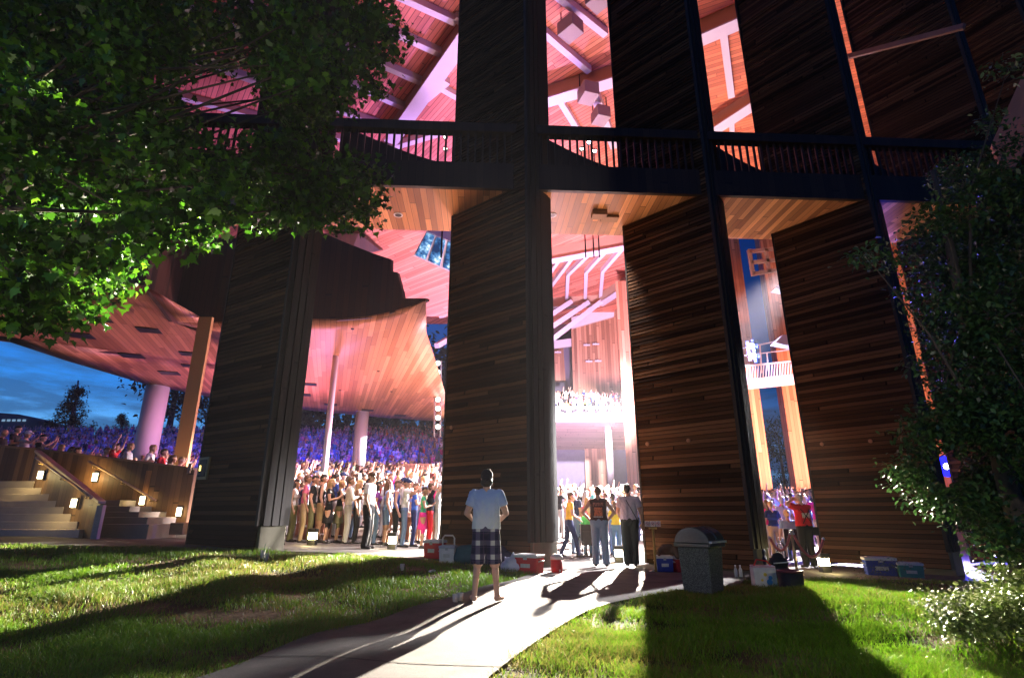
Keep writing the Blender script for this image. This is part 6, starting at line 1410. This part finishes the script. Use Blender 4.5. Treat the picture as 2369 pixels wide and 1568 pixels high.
# white drinks carton with coloured print, backpack, wire bin, paper bucket
p = setz(gp(1768, 1352), False); t = empty('cool_box', p, -.15); tag(t, 'squarish white cool box with coloured print and red strap right of the bin', 'cool box')
mb = MB(); mb.box((0, 0, .16), (.38, .26, .32)); mb.build('body', white_pl, t, .02, world=False); mb = MB(); mb.box((0, 0, .335), (.37, .25, .03)); mb.build('lid', plain('lid_pink', (.62, .40, .42), .5), t, .008, world=False)
mb = MB(); mb.tube([(-.17, -.1, .34), (-.1, -.06, .45), (.08, .0, .42), (.17, .05, .34)], .012, 8); mb.build('strap', red_pl, t, world=False)
mb = MB()
for (x, z_, r) in ((.06, .09, .05), (.08, .16, .035)): mb.tube([(x, -.1302, z_), (x, -.134, z_)], r, 14)
mb.build('print', plain('print_blue', (.03, .22, .50), .5), t, world=False); mb = MB(); mb.tube([(.0, -.1302, .21), (.0, -.134, .21)], .03, 10); mb.tube([(-.06, -.1302, .12), (-.06, -.134, .12)], .022, 10); mb.build('print', plain('print_yellow', (.7, .5, .05), .5), t, world=False)
p = setz(gp(1806, 1338)); t = blob('backpack', p, [cap_((-.09, 0, .12), (.1, 0, .12), .12, .12), cap_((-.07, .02, .3), (.08, .02, .3), .115, .11), cap_((-.02, .03, .4), (.03, .03, .42), .09, .08), cap_((-.06, -.1, .14), (.07, -.1, .14), .06, .06)], dkb, 'black backpack with pale reflective band beside the cool box', 'backpack', .014)
mb = MB(); mb.tube([(-.15, -.1, .30), (-.05, -.13, .31), (.1, -.12, .32), (.16, -.08, .33)], .011, 8); mb.build('reflective_band', white_pl, t, world=False); mb = MB(); mb.tube([(-.05, .0, .46), (0, .0, .53), (.05, .0, .47)], .01, 8); mb.build('grab_loop', M['black'], t, world=False)
p = setz(gp(1832, 1364), False); t = empty('fabric_tub', p); tag(t, 'round open black fabric tub on the grass right of the cool box', 'tub')
mb = MB(); mb.lathe([(.17, 0), (.19, .02), (.195, .30), (.175, .30), (.165, .03)], p, 22); mb.build('body', dkb, t); mb = MB(); mb.lathe([(.19, .30), (.205, .31), (.205, .335), (.17, .335), (.17, .305)], p, 22); mb.build('rim', plain('rim_maroon', (.09, .02, .035), .7), t)
p = setz(gp(1803, 1325)); t = empty('paper_bucket', p); tag(t, 'white paper bucket with orange rim behind the black backpack', 'bucket'); mb = MB(); mb.lathe([(.085, 0), (.11, .24)], p, 20); mb.build('body', white_pl, t); mb = MB(); mb.lathe([(.115, .241), (.115, .265), (.1, .265)], p, 20); mb.build('rim', plain('rim_orange', (.75, .32, .04), .5), t)
# litter bin with a hinged barrel lid
p = gp(1628, 1368); p.z = path_z(p.x, p.y) - .01; t = empty('litter_bin', p, -.75); tag(t, 'big square speckled litter bin with a dark barrel-shaped two-flap lid', 'bin')
agg = bpy.data.materials.new('exposed_aggregate'); agg.use_nodes = True; n_ = agg.node_tree; bs = n_.nodes['Principled BSDF']; tcn = nd(n_, 'ShaderNodeTexCoord'); vo = nd(n_, 'ShaderNodeTexVoronoi', i_Vector=tcn.outputs['Object'], i_Scale=130.0)
n_.links.new(ramp(n_, vo.outputs['Color'], [(.2, (.03, .03, .028)), (.5, (.085, .085, .075)), (.9, (.19, .185, .17))]), bs.inputs['Base Color']); bs.inputs['Roughness'].default_value = .85
bp = nd(n_, 'ShaderNodeBump', i_Strength=.6, i_Distance=.01, i_Height=vo.outputs['Distance']); n_.links.new(bp.outputs[0], bs.inputs['Normal'])
w0, w1, hb = .225, .255, .66
mb = MB(); mb.v += [(-w0, -w0, 0), (w0, -w0, 0), (w0, w0, 0), (-w0, w0, 0), (-w1, -w1, hb), (w1, -w1, hb), (w1, w1, hb), (-w1, w1, hb)]; mb.f += [(3, 2, 1, 0), (4, 5, 6, 7)] + [(k, (k + 1) % 4, (k + 1) % 4 + 4, k + 4) for k in range(4)]; mb.m += [0] * 6; mb.sm += [False] * 6; mb.build('body', agg, t, .03, world=False)
lidm = plain('lid_dark_green', (.02, .028, .026), .28, .1, 4, spec=.7)
lid = MB(); nA = 14; lid_prof = [(-(w1 + .03) * math.cos(math.pi * k / nA), hb + .06 + .23 * math.sin(math.pi * k / nA)) for k in range(nA + 1)]
def barrel(y0, y1, r=1.0):
    mb = MB(); pts = [(x * r, y0, hb + .06 + (z_ - hb - .06) * r) for x, z_ in lid_prof]; mb.prism(pts, (0, y1 - y0, 0)); 
    return mb
mb = MB(); mb.box((0, 0, hb + .03), (2 * w1 + .08, 2 * w1 + .06, .062)); hood = mb.build('lid', lidm, t, .012, world=False)
b1 = barrel(-w1 - .02, -.012); b1.build('flap', lidm, hood, .01, world=False)
b2 = barrel(.012, w1 + .02, 1.03); b2.build('flap', lidm, hood, .01, world=False)
for y0, y1 in ((-w1 - .02, -.012), (.012, w1 + .02)):
    mb = MB(); mb.beam((w1 + .05, y0, hb + .075), (w1 + .05, y1, hb + .075), .04, .03); mb.build('flap_lip', plain('lip_steel', (.45, .47, .47), .35, .1, metal=.5), hood, world=False)
# three-pictogram prohibition sign on a post
p = setz(gp(1517, 1322)); t = empty('prohibition_sign', p); tag(t, 'yellowish post carrying three small white prohibition pictograms with red rings', 'sign')
hs_ = P(1512, 1221, p.y).z; ol = plain('post_ochre', (.42, .26, .07), .6, .15)
mb = MB(); mb.tube([p, Vector((p.x, p.y, hs_ - .02))], .026, 10); mb.build('post', ol, t); mb = MB(); mb.box((p.x, p.y, hs_), (.17, .04, .035)); mb.build('crossbar', ol, t, .004)
rr = plain('sign_red', (.45, .03, .03), .5)
for i in range(3):
    x = p.x + (i - 1) * .118; zc = hs_ + .09; mb = MB(); mb.box((x, p.y - .005, zc), (.105, .012, .115)); pl = mb.build('plate', plain('sign_white', (.66, .56, .52), .5, .05), t, .003)
    mb = MB(); mb.tube([(x + .036 * math.cos(a * .3927), p.y - .0125, zc + .036 * math.sin(a * .3927)) for a in range(17)], .0045, 6, caps=False); mb.beam((x - .026, p.y - .0125, zc + .026), (x + .026, p.y - .0125, zc - .026), .006, .008); mb.build('ring', rr, pl)
    mb = MB(); 
    if i == 0: mb.box((x, p.y - .0119, zc), (.045, .002, .008)); mb.box((x + .012, p.y - .0119, zc + .012), (.006, .002, .014))
    elif i == 1: mb.box((x, p.y - .0119, zc - .003), (.034, .002, .02)); mb.box((x + .014, p.y - .0119, zc + .012), (.016, .002, .012))
    else: mb.box((x, p.y - .0119, zc), (.02, .002, .034)); mb.box((x + .004, p.y - .0119, zc + .02), (.006, .002, .012))
    mb.build('pictogram', M['black'], pl)
# rope post and two red ropes
p = setz(gp(1842, 1314)); p.y = 12.75; p.x = P(1842, 1314, 12.75).x; p.z = gz(p.x, p.y) + .022; zt = P(1838, 1228, 12.75).z
t = empty('rope_post', p); tag(t, 'slim tan rope post with a flat top in the third bay', 'post')
mb = MB(); mb.tube([p, Vector((p.x, p.y, zt))], .024, 12); mb.build('pole', M['brass'], t); mb = MB(); mb.lathe([(.13, 0), (.13, .015), (.03, .03)], p, 20); mb.build('base', M['brass'], t); mb = MB(); mb.lathe([(.03, -.02), (.05, 0), (.05, .02), (.02, .03)], (p.x, p.y, zt), 14); mb.build('finial', M['steel'], t)
ropem = plain('rope_red', (.52, .13, .12), .6, .15, 30)
def rope(a, b, sag, label):
    a, b = Vector(a), Vector(b); t = empty('barrier_rope', a); tag(t, label, 'rope'); pts = [a.lerp(b, k / 16) - Vector((0, 0, sag * (1 - (2 * k / 16 - 1) ** 2))) for k in range(17)]
    mb = MB(); mb.tube(pts, .027, 10); mb.build('rope', ropem, t)
    for q in (a, b): mb = MB(); mb.ball(q, .035, 10, 6); mb.build('hook', M['steel'], t)
topp = Vector((p.x, p.y, zt - .05)); rope(topp + Vector((-.03, 0, 0)), P(1780, 1243, 12.9), .30, 'red barrier rope sagging left from the post to the third fin')
rope(topp + Vector((.03, 0, 0)), P(1904, 1246, 13.1), .42, 'red barrier rope sagging right from the post to the rightmost big fin')
# wheelchairs
def wheelchair(p, yaw, label, seat=plain('chair_cloth', (.02, .02, .025), .8)):
    t = empty('wheelchair', p, yaw); tag(t, label, 'wheelchair')
    for s in (-1, 1):
        mb = MB(); c = Vector((s * .30, -.05, .30)); mb.tube([c + Vector((0, .29 * math.cos(a), .29 * math.sin(a))) for a in np.linspace(0, 2 * math.pi, 29)], .018, 6, caps=False); w = mb.build('wheel', M['black'], t, world=False)
        mb = MB(); mb.tube([c + Vector((s * .03, .25 * math.cos(a), .25 * math.sin(a))) for a in np.linspace(0, 2 * math.pi, 29)], .008, 6, caps=False); mb.build('hand_rim', M['steel'], w, world=False)
        mb = MB()
        for a in np.linspace(0, math.pi, 7)[:-1]: d = Vector((0, .28 * math.cos(a), .28 * math.sin(a))); mb.tube([c - d, c + d], .004, 5)
        mb.build('spokes', M['steel'], w, world=False)
        mb = MB(); c2 = Vector((s * .22, .42, .09)); mb.tube([c2 + Vector((0, .07 * math.cos(a), .07 * math.sin(a))) for a in np.linspace(0, 2 * math.pi, 15)], .018, 6, caps=False); mb.build('caster', M['black'], t, world=False)
        mb = MB(); mb.tube([(s * .23, -.28, .92), (s * .23, -.2, .9), (s * .23, -.2, .46), (s * .23, .35, .46), (s * .23, .45, .15)], .014, 8); mb.tube([(s * .25, -.2, .68), (s * .25, .2, .68), (s * .25, .22, .48)], .014, 8); mb.build('side_frame', M['steel'], t, world=False)
    mb = MB(); mb.box((0, .1, .48), (.44, .44, .05)); mb.build('seat', seat, t, .01, world=False); mb = MB(); mb.box((0, -.2, .70), (.44, .03, .42)); mb.build('backrest', seat, t, .01, world=False)
    mb = MB(); mb.box((0, -.26, .55), (.34, .1, .36)); mb.build('seat_bag', dkb, t, .02, world=False)
    return t
SIT = dict(rknee=(.1, .45, .52), rankle=(.1, .47, .1), lknee=(-.1, .45, .52), lankle=(-.1, .47, .1), hip=(.09, 0, .55))
def sitter(p, yaw, shc, hrc, label, h=1.7):
    """someone seated: the trunk is lowered on bent legs"""
    J = skeleton(sleeve=.6, **ARMS['down']); ps = parts_for(J); keep = []
    for c in ps:
        low = min(c['a'][2], c['b'][2])
        if max(c['a'][2], c['b'][2]) < .94: continue
        if low < .93 and c['reg'] == PANTS and abs(c['a'][0] - c['b'][0]) < .09 and c['b'][2] < .6: continue
        c = dict(c); c['a'] = (c['a'][0], c['a'][1], c['a'][2] - .38); c['b'] = (c['b'][0], c['b'][1], c['b'][2] - .38); keep.append(c)
    for s in (-1, 1):
        keep += [dict(a=(s * .09, 0, .56), b=(s * .1, .42, .55), r0=.095, r1=.07, reg=PANTS), dict(a=(s * .1, .42, .54), b=(s * .1, .46, .12), r0=.066, r1=.05, reg=PANTS), dict(a=(s * .1, .44, .07), b=(s * .1, .58, .05), r0=.042, r1=.034, reg=SHOE)]
    me, cen, rg_, _ = grow('person', keep, .016, std(SKM[0], C_(shc), C_('denim'), HRM[hrc]), 3); finish(me, rg_); o = link('person', me); o.location = p; o.rotation_euler = (0, 0, yaw); tag(o, label, 'person'); return o
p = foot_at(1368, 1290); p.z = gz(p.x, p.y) + .0; yw = yaw_to(.35, 1); wheelchair(p, yw, 'wheelchair with a black bag on its back in the middle bay'); sitter(p + Vector((0, 0, .02)), yw, 'green', 'grey', 'seated person in green shirt in the middle bay wheelchair')
p = foot_at(1836, 1302); p.z = gz(p.x, p.y) + .0; yw = yaw_to(.1, 1); wheelchair(p, yw, 'wheelchair behind the red ropes in the third bay'); sitter(p + Vector((0, 0, .02)), yw, 'light blue', 'blond', 'seated fair-haired person in pale blue in the wheelchair behind the ropes')
# bollards with a lamp
bgl = glow('bollard_lamp', (1.0, .84, .42), 55)
for i, (px, py, lb) in enumerate(((723, 1243, 'glowing bollard lamp at the left foot of the seat rows'), (907, 1258, 'glowing bollard lamp right of the usher'), (1431, 1292, 'glowing bollard lamp between the two men on the path'), (1906, 1303, 'glowing bollard lamp at the foot of the rightmost big fin'))):
    p = P(px, py, 14.9 if i < 2 else (15.2 if i == 2 else 13.6)); p.z = 0; p = setz(p); t = empty('bollard_light', p); tag(t, lb, 'bollard')
    mb = MB(); mb.box(p + Vector((0, 0, .07)), (.20, .2, .14)); mb.build('base', M['dark_metal'], t, .006)
    mb = MB(); mb.box(p + Vector((0, 0, .22)), (.17, .17, .16)); mb.build('lamp', bgl, t, .006)
    mb = MB(); mb.box(p + Vector((0, 0, .35)), (.21, .21, .1)); mb.build('hood', M['dark_metal'], t, .006)
    point(tuple(p + Vector((0, -.45, .12))), 9, (1.0, .78, .32), .08)
# row ends of the seats
endm = plain('seat_end_wood', (.24, .09, .045), .5, .2, 5); slw = plain('seat_slat', (.30, .15, .09), .35, .2, 10)
for i, (px, py, lb) in enumerate(((700, 1238, 'slatted wooden seat at the end of a row, leftmost of those by the bollards'), (730, 1238, 'slatted wooden seat behind the left bollard lamp'), (795, 1258, 'slatted wooden seat just left of the usher'), (893, 1252, 'slatted wooden seat right of the usher behind the bollard'), (1003, 1264, 'slatted wooden seat at the edge of the second dark fin'), (690, 1205, 'slatted wooden seat beside the left dark fin'))):
    p = setz(foot_at(px, py)); p.y = 16.75 if i < 5 else 17.6; q = P(px, py, p.y); p = Vector((q.x, p.y, gz(q.x, p.y))); t = empty('theatre_seat', p, -.35); tag(t, lb, 'seat')
    prof = [(-.08, 0), (.09, 0), (.10, .45), (.2, .70), (.14, .80), (.0, .82), (-.1, .70), (-.06, .4)]
    for x in (0, 1.1):
        mb = MB(); mb.prism([(y_ , x, z_) for y_, z_ in prof], (0, .06, 0)); e_ = mb.build('end_panel', endm, t, .008, world=False)
        if x == 0: mb = MB(); mb.box((.06, -.004, .38), (.09, .006, .06)); mb.build('number_plate', white_pl, e_, world=False)
    for k in range(7):
        a = -.9 + k * .34; mb = MB(); c = (.10 + .22 * math.sin(a), .58, .66 + .19 * math.cos(a)); mb.box(c, (.055, 1.0, .025), ax=(Vector((math.cos(a), 0, -math.sin(a))), Vector((0, 1, 0)), Vector((math.sin(a), 0, math.cos(a))))); mb.build('slat', slw, t, .004, world=False)
# paper litter on the lawn
for i, (px, py, lb) in enumerate(((1000, 1320, 'crumpled paper scrap on the grass near the cream cup'), (1508, 1320, 'white paper scrap at the foot of the sign post'))):
    p = gp(px, py); blob('paper_scrap', p + Vector((0, 0, .02)), [cap_((-.05, 0, .0), (.04, .02, .01), .022, .018), cap_((0, -.03, .02), (.03, .03, .015), .018, .015)], white_pl, lb, 'paper', .008)
# ------------------------------------------------------------------ thin stage haze filling the air
m = bpy.data.materials.new('thin_haze'); m.use_nodes = True; n = m.node_tree; n.nodes.clear()
v = nd(n, 'ShaderNodeVolumePrincipled'); v.inputs['Color'].default_value = (.93, .90, 1.0, 1); v.inputs['Density'].default_value = 0.00025; v.inputs['Anisotropy'].default_value = 0.2
n.links.new(v.outputs[0], nd(n, 'ShaderNodeOutputMaterial').inputs['Volume'])
mb = MB(); mb.box((0, 104, 24), (300, 260, 54)); tag(mb.build('haze', m), 'thin pale stage haze hanging in the air', 'haze', kind='stuff')
SC.cycles.volume_bounces = 0
